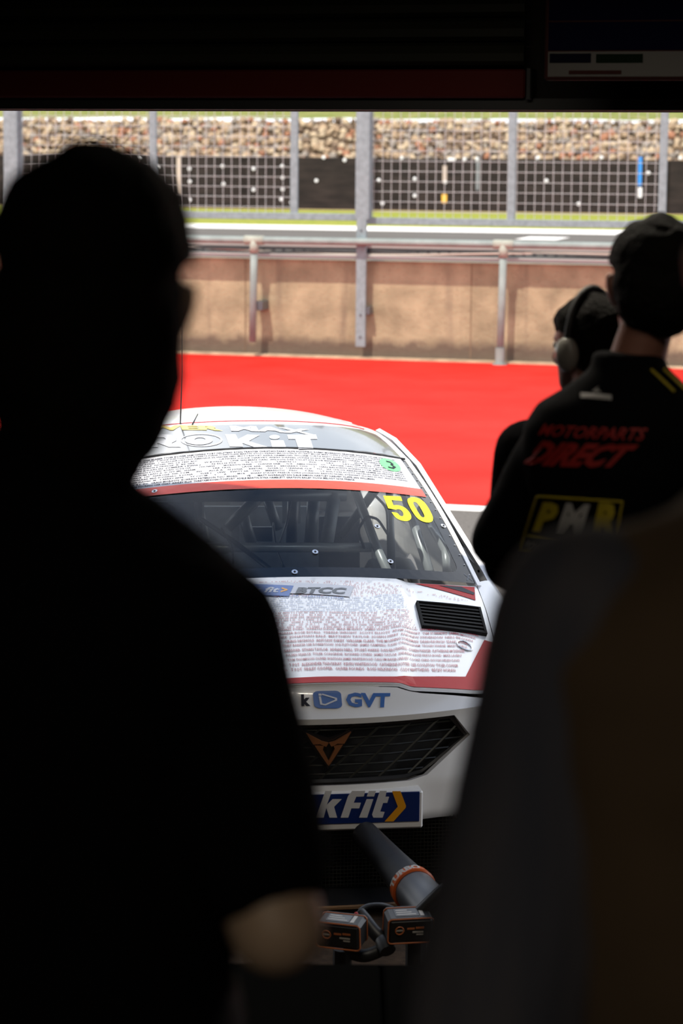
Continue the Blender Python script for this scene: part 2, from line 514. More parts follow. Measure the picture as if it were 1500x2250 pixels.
M = {
 'white': mat('white_car_paint', (0.82, 0.81, 0.80), 0.28, coat=0.6),
 'red': mat('red_vinyl', (0.45, 0.009, 0.011), 0.45, spec=0.08),
 'redstripe': mat('red_sunstrip_vinyl', (0.80, 0.07, 0.035), 0.4),
 'black': mat('black_gloss', (0.012, 0.012, 0.014), 0.18, coat=0.5),
 'blackm': mat('black_matt', (0.010, 0.010, 0.011), 0.6),
 'ventblack': mat('vent_plastic', (0.010, 0.010, 0.010), 0.8, spec=0.08),
 'frit': mat('black_glass_border', (0.012, 0.014, 0.016), 0.12),
 'carbon': mat('dark_carbon', (0.018, 0.018, 0.02), 0.35, var=0.4, scale=90),
 'glass': glass_mat('windscreen_glass'),
 'sideglass': glass_mat('side_window_glass', (0.75, 0.77, 0.78)),
 'stripwhite': mat('white_vinyl', (0.68, 0.68, 0.70), 0.5, spec=0.3),
 'ink_red': mat('red_print', (0.42, 0.025, 0.05), 0.35, coat=0.4),
 'ink_dark': mat('black_print', (0.02, 0.02, 0.03), 0.6, spec=0.2),
 'ink_blue': mat('blue_print', (0.22, 0.30, 0.48), 0.3, coat=0.6),
 'yellow': mat('fluorescent_yellow', (0.86, 0.80, 0.0), 0.5),
 'gold': mat('yellow_vinyl', (0.75, 0.55, 0.08), 0.4),
 'green': mat('green_sticker', (0.16, 0.72, 0.22), 0.45),
 'blue': mat('blue_logo', (0.035, 0.13, 0.40), 0.4),
 'navy': mat('navy_plate', (0.004, 0.024, 0.15), 0.35),
 'orange': mat('orange_chevron', (0.86, 0.36, 0.01), 0.4),
 'copper': mat('copper_badge', (0.36, 0.14, 0.055), 0.4, metal=0.5),
 'bar': mat('grille_plastic', (0.016, 0.016, 0.012), 0.45),
 'steel': mat('roll_cage_paint', (0.36, 0.37, 0.38), 0.3, metal=0.3),
 'darksteel': mat('dark_cage_tube', (0.07, 0.075, 0.08), 0.35),
 'chrome': mat('bright_screw', (0.7, 0.7, 0.7), 0.25, metal=0.9),
 'rubber': mat('tyre_rubber', (0.02, 0.02, 0.02), 0.75),
 'rim': mat('dark_rim', (0.10, 0.10, 0.11), 0.3, metal=0.8),
 'interior': mat('grey_interior', (0.16, 0.17, 0.18), 0.6, var=0.25, scale=9),
 'wood': mat('wooden_plank_edge', (0.20, 0.11, 0.05), 0.6, var=0.3, scale=12, stretch=(1, 8, 8)),
 'galv': mat('galvanised_steel', (0.185, 0.225, 0.235), 0.6, spec=0.2, var=0.14, scale=14),
 'greyrail': mat('grey_painted_pipe', (0.205, 0.235, 0.22), 0.6, spec=0.2, var=0.12, scale=6),
 'cream': mat('cream_pipe_fitting', (0.29, 0.30, 0.25), 0.6, spec=0.2, var=0.1, scale=10),
 'wire': mat('fence_wire', (0.36, 0.37, 0.36), 0.6, spec=0.2),
 'cable': mat('black_cable', (0.02, 0.02, 0.022), 0.5),
 'cablep': mat('pale_cable', (0.45, 0.36, 0.30), 0.5),
 'tray': mat('silver_cable_tray', (0.32, 0.33, 0.31), 0.6, spec=0.2),
 'concrete': concrete_wall_mat(),
 'kerb': mat('pale_kerb', (0.36, 0.27, 0.17), 0.85, var=0.25, scale=5),
 'asphalt': mat('pit_asphalt', (0.12, 0.108, 0.096), 0.9, var=0.25, scale=40, bump=0.2, bscale=120, spec=0.1),
 'redlane': mat('red_lane_paint', (0.50, 0.017, 0.011), 0.85, var2=(0.55, 0.027, 0.019), scale=0.9, det=6, spec=0.05),
 'lane_white': mat('white_lane_paint', (0.72, 0.70, 0.66), 0.8, var=0.12, scale=6),
 'track': mat('race_track_tarmac', (0.11, 0.10, 0.09), 0.95, spec=0.05, var=0.15, scale=2, stretch=(0.3, 3, 1)),
 'trackwhite': mat('track_edge_white', (0.74, 0.71, 0.66), 0.8, var=0.08, scale=3),
 'grass': mat('verge_grass', (0.17, 0.21, 0.02), 0.95, spec=0.1, var2=(0.28, 0.27, 0.05), scale=5, bump=0.8, bscale=40),
 'hillgrass': mat('hill_grass', (0.12, 0.15, 0.03), 0.95, spec=0.1, var2=(0.21, 0.20, 0.07), scale=2.5, bump=0.8, bscale=30),
 'sand': mat('sandy_edge', (0.36, 0.24, 0.13), 0.95, var=0.2, scale=8),
 'belt': mat('dark_rubber_belting', (0.017, 0.012, 0.010), 0.7, spec=0.2, var=0.5, scale=1.4, stretch=(1, 1, 5), det=7),
 'bolt': mat('pale_bolt_head', (0.72, 0.72, 0.74), 0.4),
 'bluestrip': mat('blue_strap', (0.02, 0.22, 0.65), 0.5),
 'yellowtag': mat('yellow_tag', (0.75, 0.42, 0.04), 0.5),
 'earth': mat('bank_soil', (0.13, 0.085, 0.05), 0.95, var=0.4, scale=4),
 'beam': mat('red_door_beam', (0.075, 0.008, 0.007), 0.6, spec=0.1),
 'slat': mat('shutter_slat', (0.016, 0.016, 0.010), 0.5, spec=0.2),
 'garage': mat('dark_garage_paint', (0.022, 0.02, 0.018), 0.9, spec=0.05),
 'floor': mat('garage_floor', (0.055, 0.034, 0.02), 0.8, spec=0.15, var=0.35, scale=20, bump=0.1),
 'platform': mat('black_stage_carpet', (0.004, 0.004, 0.004), 1.0, spec=0.0),
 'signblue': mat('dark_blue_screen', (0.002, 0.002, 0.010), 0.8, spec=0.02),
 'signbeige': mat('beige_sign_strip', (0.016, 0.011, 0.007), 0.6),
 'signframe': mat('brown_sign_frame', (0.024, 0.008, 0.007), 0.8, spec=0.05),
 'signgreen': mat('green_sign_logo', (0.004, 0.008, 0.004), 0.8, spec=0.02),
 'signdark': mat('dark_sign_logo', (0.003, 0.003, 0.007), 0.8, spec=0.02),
 'skin': mat('skin', (0.30, 0.13, 0.09), 0.5, var=0.08, scale=20),
 'skin2': mat('pale_skin', (0.60, 0.42, 0.29), 0.5, var=0.06, scale=20),
 'hair': mat('dark_hair', (0.006, 0.005, 0.004), 0.8, spec=0.1, bump=0.5, bscale=120),
 'eye': mat('eye_white', (0.6, 0.6, 0.58), 0.2),
 'jacket': mat('black_jacket', (0.005, 0.005, 0.006), 1.0, spec=0.05, bump=0.2, bscale=30),
 'trousers': mat('dark_trousers', (0.012, 0.012, 0.014), 0.85),
 'shoe': mat('black_shoe', (0.010, 0.010, 0.010), 0.5),
 'teamjacket': mat('black_team_jacket', (0.004, 0.004, 0.005), 0.95, spec=0.08),
 'vest': mat('brown_gilet', (0.105, 0.066, 0.035), 0.9, var=0.1, scale=6),
 'shirt': mat('blue_grey_ribbed_sleeve', (0.060, 0.063, 0.085), 0.9, var2=(0.095, 0.088, 0.10), scale=26, stretch=(1.0, 1.0, 0.06), det=2),
 'print_y': mat('yellow_print', (0.55, 0.42, 0.02), 0.6),
 'print_w': mat('white_print', (0.55, 0.53, 0.52), 0.6),
 'print_r': mat('red_jacket_print', (0.40, 0.015, 0.012), 0.6),
 'cupgrey': mat('grey_ear_cup', (0.35, 0.34, 0.31), 0.25),
 'tubegrey': mat('dark_plastic_tube', (0.016, 0.017, 0.020), 0.45, var=0.2, scale=30),
 'alu': mat('grey_motor_housing', (0.075, 0.08, 0.09), 0.35, metal=0.3),
 'orangering': mat('orange_nozzle_ring', (0.55, 0.10, 0.02), 0.3),
 'battery': mat('battery_plastic', (0.012, 0.013, 0.014), 0.45),
 'trim_o': mat('orange_battery_trim', (0.50, 0.15, 0.05), 0.4),
 'redbutton': mat('red_button', (0.5, 0.02, 0.02), 0.3),
 'label': mat('pale_battery_label', (0.45, 0.43, 0.40), 0.5),
}
STONES = [mat('stone_tan', (0.30, 0.21, 0.13), 0.9, var=0.25, scale=6), mat('stone_grey', (0.22, 0.185, 0.15), 0.9, var=0.25, scale=6),
          mat('stone_rust', (0.27, 0.12, 0.065), 0.9, var=0.25, scale=6), mat('stone_pale', (0.38, 0.29, 0.19), 0.9, var=0.2, scale=6), mat('stone_brown', (0.15, 0.10, 0.065), 0.9, var=0.25, scale=6)]

# ------------------------------------------------------------------ pit wall frame: s along the wall, n away from the camera, z up
WY = -math.radians(15.0)
WA = np.array([math.cos(WY), math.sin(WY), 0]); WN = np.array([-math.sin(WY), math.cos(WY), 0])
W0 = np.array([-0.318, 30.64, 0.0])

def wl(px, py, n):
    r = ray(px, py)
    t = ((W0 - CAM) @ WN + n) / (r @ WN)
    q = CAM + r * t - W0
    return float(q @ WA), float(q[2])

def wworld(s, n, z=0.0):
    return W0 + WA * s + WN * n + np.array([0, 0, z])

def wthing(name, label, cat, s, n, z=0.0, group=None):
    o = thing(name, label, cat, tuple(wworld(s, n, z)), WY, group)
    return o, (s, n, z)

def wmk(name, vf, m, kind=None, base=(0, 0, 0), smooth=False):
    """one mesh of its own in wall coordinates, its origin at base"""
    o = mk(name, vf, m, None, base, smooth)
    o.location = wworld(*base)
    o.rotation_euler = (0, 0, WY)
    if kind: o['kind'] = kind
    return o

# ------------------------------------------------------------------ the outdoor setting
WTOP = 1.285                       # pit wall height
TRK = 1.22                         # the track lies higher than the pit lane
g = mk('pit_lane', box(-26, 26, 4.0, 38, -0.3, 0.0), M['asphalt']); tag(g, kind='structure')
# red lane: between the white line and the kerb at the wall
ln_far = -0.16
p1 = atz(1040, 1110); p2 = np.array([p1[0] - 10, p1[1] + 10 * 0.268, 0])
sred = float((p1 - W0) @ WN)
wmk('painted_red_lane', box(-24, 24, sred, ln_far, 0.0, 0.004), M['redlane'], 'structure')
wmk('painted_white_line', box(-24, 24, sred - 0.30, sred - 0.05, 0.0, 0.004), M['lane_white'], 'structure')
wmk('kerb_strip', box(-24, 24, ln_far, 0.0, 0.0, 0.03), M['kerb'], 'structure')
wmk('wall_pit', box(-24, 24, 0.0, 0.30, 0.0, WTOP), M['concrete'], 'structure')
for k, sx in enumerate((-7.6, -4.2, -1.02, 2.05, 5.4, 8.6)):   # joints between cast sections
    wmk('trim_%d' % (k + 1), box(sx - 0.006, sx + 0.006, -0.003, 0.01, 0.02, WTOP - 0.01), M['earth'], 'structure')
# track, its white edge, verge, bank
def dist_at(px, py, z):
    return float((atz(px, py, z) - W0) @ WN)
nl0 = dist_at(700, 505, TRK); nl1 = dist_at(700, 496, TRK); nb = dist_at(700, 461, TRK)
wmk('race_track', box(-40, 24, 0.30, nl1, TRK - 0.4, TRK), M['track'], 'structure')
wmk('track_edge_line', box(-40, 24, nl0, nl1, TRK, TRK + 0.004), M['trackwhite'], 'structure')
sa, _ = wl(1143, 524, 0); 
na = dist_at(1190, 527, TRK); nb2 = dist_at(1190, 521, TRK)
s0 = float((atz(1143, 524, TRK) - W0) @ WA); s1 = float((atz(1235, 525, TRK) - W0) @ WA)
wmk('track_grid_mark', box(s0, s1, na, nb2, TRK, TRK + 0.004), M['trackwhite'], 'structure')
wmk('grass_verge', box(-44, 24, nl1, nb - 1.2, TRK - 0.4, TRK + 0.02), M['grass'], 'structure')
wmk('sandy_verge', box(-44, 24, nb - 1.2, nb + 0.6, TRK - 0.4, TRK + 0.015), M['sand'], 'structure')
# dark belting barrier
bt = wl(700, 346, nb)[1]
bo, bb = wthing('belting_barrier', 'long dark rubber belting barrier studded with pale bolts below the stone bank', 'barrier', 0, nb, TRK)
edges = [-28, -21, -15.5, -11.2, -7.4, -3.6, 0.55, 4.6, 9.5]
for i in range(len(edges) - 1):
    mk('belting_panel', rbox(edges[i] + 0.01, edges[i + 1] - 0.01, nb, nb + 0.08, TRK + 0.01, bt, 0.01), M['belt'], bo, bb)
mk('backing', box(-28, 9.5, nb + 0.08, nb + 0.3, TRK + 0.01, bt - 0.03), M['blackm'], bo, bb)
bolt_px = [(832, 396), (911, 393), (911, 430), (840, 447), (1020, 350), (1048, 349), (1181, 347), (1200, 397), (1321, 346), (1271, 448), (757, 352), (695, 397), (711, 346), (557, 371), (557, 417), (621, 390), (621, 416), (618, 438), (620, 365), (489, 365), (491, 404), (417, 399), (417, 439), (416, 371), (347, 367), (306, 349), (978, 400), (1424, 380), (1494, 347), (882, 347), (640, 445)]
bolt_m = tube([(0, 0, 0), (0, -0.02, 0), (0, -0.03, 0)], [0.047, 0.047, 0.03], 10)
for (px, py) in bolt_px:
    s, z = wl(px, py, nb)
    mk('bolt', xf(bolt_m, None, (s, nb, z)), M['bolt'], bo, bb)
def strip(name, px0, py0, px1, py1, m):
    s0, z0 = wl(px0, py1, nb - 0.02); s1, z1 = wl(px1, py0, nb - 0.02)
    mk(name, rbox(s0, s1, nb - 0.02, nb, z0, z1, 0.004), m, bo, bb)
strip('blue_strap', 1401, 345, 1410, 408, M['bluestrip'])
strip('strap_end', 1401, 412, 1410, 434, M['bolt'])
strip('pale_batten', 972, 364, 981, 402, M['cablep'])
strip('yellow_tag', 970, 427, 981, 446, M['yellowtag'])
strip('paper_scrap', 983, 347, 1000, 353, M['bolt'])
strip('faded_batten', 1045, 352, 1053, 418, M['interior'])
strip('wooden_batten', 388, 345, 397, 428, M['cablep'])
# stone bank
br, bbase = wthing('stone_bank', 'bank of loose tan and rust coloured rocks above the dark belting barrier', 'rock bank', 0, nb + 0.5, TRK)
ztop = wl(750, 262, nb + 2.2)[1]
prof = [(nb + 0.42, bt - 0.10), (nb + 0.75, bt + 0.25), (nb + 2.3, ztop), ]
def bankpt(f):
    a, b = np.array([nb + 0.5, bt - 0.10]), np.array([nb + 2.4, ztop])
    return a + (b - a) * f
def soil(u, v):
    q = bankpt(v)
    return (-30 + 42 * u, q[0] + 0.1, q[1] - 0.07 + 0.05 * noise.noise(Vector((u * 60, v * 4, 0))))
mk('bank_soil', grid(soil, 90, 8), M['earth'], br, bbase)
icos = []
import bmesh
def stone_mesh(k):
    bm = bmesh.new()
    bmesh.ops.create_icosphere(bm, subdivisions=1, radius=1.0)
    r = random.Random(k)
    sc = (r.uniform(0.8, 1.25), r.uniform(0.7, 1.0), r.uniform(0.6, 0.95))
    for v in bm.verts:
        f = 1 + r.uniform(-0.22, 0.18)
        v.co = Vector((v.co.x * sc[0] * f, v.co.y * sc[1] * f, v.co.z * sc[2] * f))
    V = [tuple(v.co) for v in bm.verts]; Fc = [tuple(x.index for x in f.verts) for f in bm.faces]
    bm.free()
    return V, Fc
SM = []
for k in range(20):
    vf = stone_mesh(k)
    me = bpy.data.meshes.new('stone')
    me.from_pydata(vf[0], [], vf[1]); me.update()
    me.materials.append(STONES[[0, 0, 1, 3, 2, 0, 4, 3, 1, 0, 3, 2, 0, 4, 1, 3, 0, 0, 4, 3][k]])
    SM.append((vf, me))
spots = []
rows = 9
for j in range(rows):
    f = (j + 0.3) / rows
    s = -19.5
    while s < 4.5:
        s += random.uniform(0.155, 0.25)
        q = bankpt(min(1, f + random.uniform(-0.05, 0.05)))
        spots.append((s, q[0] + random.uniform(-0.03, 0.05), q[1] + random.uniform(-0.02, 0.03), random.uniform(0.095, 0.165)))
vis = []
rest = []
for sp in spots:
    p = proj(wworld(sp[0], sp[1], sp[2]))
    (vis if (-10 < p[0] < 1510 and p[1] > 238 and not (p[0] < 330 and p[1] > 330)) else rest).append(sp)
vis.sort(key=lambda a: -a[3])
rest += vis[300:]
fill = []
for i, (s, n, z, r) in enumerate(vis[:300]):
    o = bpy.data.objects.new('stone', SM[i % 20][1])
    link(o, br)
    o.location = (s - bbase[0], n - bbase[1], z - bbase[2])
    o.scale = (r, r, r)
    o.rotation_euler = (random.uniform(-.5, .5), random.uniform(-.5, .5), random.uniform(0, 6.28))
mats5 = [[], [], [], [], []]
V, Fc, MI = [], [], []
for i, (s, n, z, r) in enumerate(rest):
    vf = SM[i % 20][0]
    P = np.asarray(vf[0]) * r @ rotz(random.uniform(0, 6.28)).T + np.array([s, n, z]) - np.array(bbase)
    k = len(V)
    V += [tuple(p) for p in P]; Fc += [tuple(a + k for a in f) for f in vf[1]]
    MI += [random.choice([0, 0, 1, 2, 3, 3, 4])] * len(vf[1])
fo = mk('stone_fill', (V, Fc), STONES[0], br)
for m_ in STONES[1:]: fo.data.materials.append(m_)
fo.data.polygons.foreach_set('material_index', MI)
fo['kind'] = 'stuff'
def hill(u, v):
    n0 = nb + 2.4
    return (-44 + 68 * u, n0 + v * 26, ztop + 0.02 + 1.0 * v * 5.0 + 0.06 * noise.noise(Vector((u * 40, v * 12, 3))))
wmk('grass_hill', grid(hill, 60, 24), M['hillgrass'], 'structure')

# ------------------------------------------------------------------ debris fence on the wall
def fpost(pxa, pxb, py, n, z0, z1, parent, base, nm='post', depth=0.06, m='galv'):
    a = wl(pxa, py, n)[0]; b = wl(pxb, py, n)[0]
    return mk(nm, rbox(a, b, n, n + depth, z0, z1, 0.006), M[m], parent, base)
FZ = 4.3
def main_post(pxa, pxb, label, pyb=762):
    NU = -0.21
    a = wl(pxa, 600, NU)[0]; b = wl(pxb, 600, NU)[0]
    zb = wl(790, pyb, NU)[1]
    r, bs = wthing('fence_upright', label, 'post', (a + b) / 2, NU, zb, 'tall galvanised uprights of the debris fence')
    w = (b - a)
    mk('flange', rbox(a, b, NU, NU + 0.01, zb, FZ, 0.002), M['galv'], r, bs)
    mk('web', rbox(a + w * 0.72, a + w * 0.95, NU + 0.01, NU + 0.075, zb, FZ, 0.002), M['galv'], r, bs)
    mk('wall_bracket', rbox(b - 0.01, b + 0.05, NU + 0.02, -0.002, zb + 0.42, zb + 0.52, 0.004), M['darksteel'], r, bs)
    for py in (506, 692, 740):
        z = wl(790, py, NU)[1]
        mk('bolt', xf(tube([(0, 0, 0), (0, -0.012, 0)], 0.014, 8), None, ((a + b) / 2, NU, z)), M['darksteel'], r, bs)
    mk('upper_channel', rbox(a - 0.02, a + w * 1.25, NU + 0.002, NU + 0.06, wl(790, 482, NU)[1], FZ, 0.004), M['galv'], r, bs)
    return r
main_post(782, 803, 'tall galvanised upright with bolts rising from the pit wall at the centre')
main_post(14, 35, 'tall galvanised upright at the left edge above the nearest dark head')
def fence_panel(pxl, pxm, pxr, pyb, pxend, label):
    n = 0.02
    a = wl(pxl, 400, n)[0]; m = wl(pxm, 400, n)[0]; b = wl(pxr, 400, n)[0]; e = wl(pxend, 400, n)[0]
    z0 = wl((pxl + pxr) / 2, pyb, n)[1]
    r, bs = wthing('debris_fence', label, 'fence', a, n, z0, 'debris fence panels')
    hw = 0.048
    for c in (a, m, b):
        mk('post', rbox(c - hw, c + hw, n, n + 0.06, z0, FZ, 0.006), M['galv'], r, bs)
    mk('bottom_rail', rbox(a - 0.03, e, n - 0.012, n + 0.05, z0 - 0.045, z0 + 0.045, 0.005), M['galv'], r, bs)
    V = []
    dx = 0.1185
    s = a + 0.07
    while s < b - 0.03:
        V.append(tube([(s, n + 0.03, z0), (s, n + 0.03, FZ)], 0.0042, 5, False)); s += dx
    zz = z0 + 0.12
    while zz < FZ:
        V.append(tube([(a, n + 0.036, zz), (b, n + 0.036, zz)], 0.0042, 5, False)); zz += 0.131
    mk('wire_mesh', join(*V), M['wire'], r, bs)
    return r
fence_panel(808, 1123, 1455, 490, 1550, 'debris fence panel with square wire mesh on the right of the central upright')
fence_panel(40, 335, 645, 471, 782, 'debris fence panel with square wire mesh on the left, partly behind the dark head')

# ------------------------------------------------------------------ handrail and cable tray
RN = -0.30
r, bs = wthing('handrail', 'grey pipe handrail with cream fittings standing in front of the pit wall', 'handrail', 0, RN, 0)
zr = wl(700, 530, RN)[1]
mk('top_pipe', tube([(-20, RN, zr), (20, RN, zr)], 0.048, 12), M['greyrail'], r, bs, smooth=True)
for (px, py, zb) in ((558, 752, None), (1104, 800, 0.0)):
    s = wl(px, 640, RN)[0]
    zbt = wl(px, py, RN)[1] if zb is None else 0.0
    zbt = max(zbt, 0.0)
    mk('post', tube([(s - 0.02, RN, zbt + 0.005), (s, RN, zr)], 0.048, 12), M['greyrail'], r, bs, smooth=True)
    mk('tee_fitting', join(tube([(s - 0.13, RN, zr), (s + 0.13, RN, zr)], 0.060, 12), tube([(s, RN, zr), (s, RN, zr - 0.17)], 0.060, 12)), M['cream'], r, bs, smooth=True)
    if zb is not None:
        mk('base_socket', tube([(s - 0.02, RN, 0.0), (s - 0.02, RN, 0.02), (s - 0.02, RN, 0.021), (s - 0.02, RN, 0.22)], [0.10, 0.10, 0.062, 0.062], 12), M['greyrail'], r, bs)
    else:
        mk('wall_bracket', rbox(s - 0.02, s + 0.11, RN + 0.02, 0.0, zbt + 0.42, zbt + 0.54, 0.006), M['darksteel'], r, bs)
r, bs = wthing('cable_tray', 'silver cable tray with two pale lips running along the top of the pit wall', 'cable tray', 0, -0.09, WTOP - 0.1)
zt0 = wl(700, 562, -0.1)[1]; zt1 = wl(700, 540, -0.1)[1]
mk('lower_lip', rbox(-20, 20, -0.12, -0.02, zt0 - 0.025, zt0 + 0.02, 0.004), M['tray'], r, bs)
mk('upper_lip', rbox(-20, 20, -0.06, 0.0, zt1 - 0.02, zt1 + 0.015, 0.004), M['tray'], r, bs)
mk('back_web', box(-20, 20, -0.02, -0.005, zt0, zt1), M['darksteel'], r, bs)
slot = [box(s, s + 0.09, -0.024, -0.018, zt0 + 0.05, zt0 + 0.075) for s in np.arange(-9, 9, 0.14)]
mk('slotted_strip', join(*slot), M['tray'], r, bs)
for k in range(3):
    path = [(s, -0.075 + 0.015 * math.sin(s * 1.3 + k), zt0 + 0.055 + 0.032 * math.sin(s * (0.8 + 0.13 * k) + 2.1 * k)) for s in np.arange(-10, 10.1, 0.25)]
    c = mk('cable', tube(path, 0.013, 6), M['cablep'] if k == 2 else M['cable'], r, bs, smooth=True)

# ------------------------------------------------------------------ the garage: header, shutter, walls, platform
GA = np.array([math.cos(WY), math.sin(WY), 0]); GN = np.array([-math.sin(WY), math.cos(WY), 0])
G0 = np.array([0, 7.6, 0])
def gl(px, py, n=0.0):
    rr = ray(px, py)
    t = ((G0 - CAM) @ GN + n) / (rr @ GN)
    q = CAM + rr * t - G0
    return float(q @ GA), float(q[2])
def gworld(s, n, z=0.0):
    return G0 + GA * s + GN * n + np.array([0, 0, z])
def gmk(name, vf, m, kind=None, base=(0, 0, 0)):
    o = mk(name, vf, m, None, base)
    o.location = gworld(*base); o.rotation_euler = (0, 0, WY)
    if kind: o['kind'] = kind
    return o
zh = (gl(0, 252)[1] + gl(1500, 231)[1]) / 2
SL, SR = -3.6, 4.2
gmk('wall_front', join(box(SL - 3, SL, -0.1, 0.25, 0, 3.3), box(SR, SR + 3, -0.1, 0.25, 0, 3.3), box(SL, SR, 0.0, 0.25, zh, 3.3)), M['garage'], 'structure')
gmk('ceiling', box(SL - 3, SR + 3, -12, 0.25, 3.3, 3.5), M['garage'], 'structure')
gmk('wall_left', box(SL - 2.2, SL - 2.0, -12, -0.1, 0, 3.3), M['garage'], 'structure')
gmk('wall_right', box(SR + 2.0, SR + 2.2, -12, -0.1, 0, 3.3), M['garage'], 'structure')
gmk('wall_back', box(SL - 2.2, SR + 2.2, -12.2, -12, 0, 3.3), M['garage'], 'structure')
gmk('floor', box(SL - 2.2, SR + 2.2, -12, 1.0, -0.2, 0.003), M['floor'], 'structure')
# red door beam with black bottom seal
o = thing('door_beam', 'dark red horizontal door beam with a black lower seal under the roller shutter', 'beam', tuple(gworld(0, -0.05, zh)), WY)
bs = (0, -0.05, zh)
z1 = gl(600, 215, -0.1)[1]; z2 = gl(600, 153, -0.1)[1]
sb0, sb1 = SL + 0.1, gl(1153, 170, -0.1)[0]
mk('red_face', rbox(sb0, sb1, -0.10, -0.02, z1, z2, 0.006), M['beam'], o, bs)
mk('lower_seal', box(sb0, SR - 0.1, -0.06, -0.02, zh - 0.0, z1), M['blackm'], o, bs)
mk('end_cap', rbox(sb1 + 0.003, sb1 + 0.02, -0.104, -0.02, z1 - 0.005, z2 + 0.005, 0.003), M['blackm'], o, bs)
# shutter curtain
o = thing('roller_shutter', 'dark ribbed roller shutter rolled up above the red door beam', 'shutter', tuple(gworld(0, -0.2, z2)), WY)
bs = (0, -0.2, z2)
zc = z2 + 0.012
for k in range(5):
    q0 = zc + k * 0.075
    prof_ = [(-0.10, q0), (-0.128, q0 + 0.012), (-0.132, q0 + 0.036), (-0.118, q0 + 0.060), (-0.10, q0 + 0.070), (-0.085, q0 + 0.035)]
    rings = [[(s, n_, z_) for n_, z_ in prof_] for s in (sb0, sb1)]
    mk('slat', loft(rings), M['slat'], o, bs)
# hanging sign, top right
sx0 = gl(1196, 90, -0.6)[0]; sx1 = gl(1720, 90, -0.6)[0]
zb0 = gl(1350, 176, -0.6)[1]; zb1 = gl(1350, 110, -0.6)[1]; zmid = gl(1350, 48, -0.6)[1]
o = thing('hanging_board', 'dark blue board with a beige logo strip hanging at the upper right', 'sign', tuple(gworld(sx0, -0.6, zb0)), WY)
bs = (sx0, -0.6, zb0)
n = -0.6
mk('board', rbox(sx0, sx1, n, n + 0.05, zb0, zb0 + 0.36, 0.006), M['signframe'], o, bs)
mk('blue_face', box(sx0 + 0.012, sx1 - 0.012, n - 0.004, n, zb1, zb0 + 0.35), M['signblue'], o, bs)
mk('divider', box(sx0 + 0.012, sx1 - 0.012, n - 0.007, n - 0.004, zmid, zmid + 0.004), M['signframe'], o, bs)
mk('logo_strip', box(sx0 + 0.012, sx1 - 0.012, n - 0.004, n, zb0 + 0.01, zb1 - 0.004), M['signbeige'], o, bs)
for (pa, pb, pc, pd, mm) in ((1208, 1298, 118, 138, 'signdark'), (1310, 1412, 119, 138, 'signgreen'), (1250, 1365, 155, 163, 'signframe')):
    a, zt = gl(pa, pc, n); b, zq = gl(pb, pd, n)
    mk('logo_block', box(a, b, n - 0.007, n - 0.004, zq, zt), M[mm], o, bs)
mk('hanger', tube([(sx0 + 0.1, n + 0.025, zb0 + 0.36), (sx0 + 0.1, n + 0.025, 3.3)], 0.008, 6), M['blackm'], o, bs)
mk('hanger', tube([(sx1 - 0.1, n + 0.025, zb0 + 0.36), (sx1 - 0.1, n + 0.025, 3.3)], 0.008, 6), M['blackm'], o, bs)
# fill lamps added out of view, brightening the onlookers' backs and car nose
for k, (lx, ly) in enumerate(((0.5, 3.4), (-0.4, -0.4), (0.3, 5.4))):
    lo = thing('fill_lamp', ('added fill lamp, out of view under the garage ceiling above the onlookers', 'added fill lamp, out of view under the garage ceiling behind the onlookers', 'added fill lamp, out of view under the garage ceiling just inside the door')[k], 'lamp', (lx, ly, 3.3), 0.0, 'added fill lamps')
    mk('housing', rbox(-0.6, 0.6, -0.05, 0.05, -0.07, 0.0, 0.01), M['signbeige'], lo)
    mk('tube', tube([(-0.56, 0, -0.085), (0.56, 0, -0.085)], 0.013, 10), M['lane_white'], lo, smooth=True)
    ld = bpy.data.lights.new('fill_light', 'AREA'); ld.shape = 'RECTANGLE'; ld.size = 1.1; ld.size_y = 0.04; ld.energy = (2.2, 8.0, 17.0)[k]; ld.color = (1.0, 0.9, 0.74)
    lj = bpy.data.objects.new('fill_light', ld); link(lj, lo); lj.location = (0, 0, -0.105)
# viewing platform
PZ = 0.76
yedge = 5.13
o = thing('viewing_platform', 'black carpeted viewing platform the onlookers stand on', 'platform', (0, 2.5, 0))
for i in range(4):
    x0 = -2.2 + i * 1.15
    mk('deck_section', rbox(x0 + 0.003, x0 + 1.147, -1.2, yedge, PZ - 0.08, PZ, 0.008), M['platform'], o, (0, 2.5, 0))
    for yy in (-0.9, 2.2, yedge - 0.15):
        mk('leg', box(x0 + 0.1, x0 + 0.16, yy, yy + 0.06, 0.003, PZ - 0.08), M['blackm'], o, (0, 2.5, 0))
mk('skirt', box(-2.2, 2.4, yedge, yedge + 0.01, 0.01, PZ - 0.005), M['platform'], o, (0, 2.5, 0))

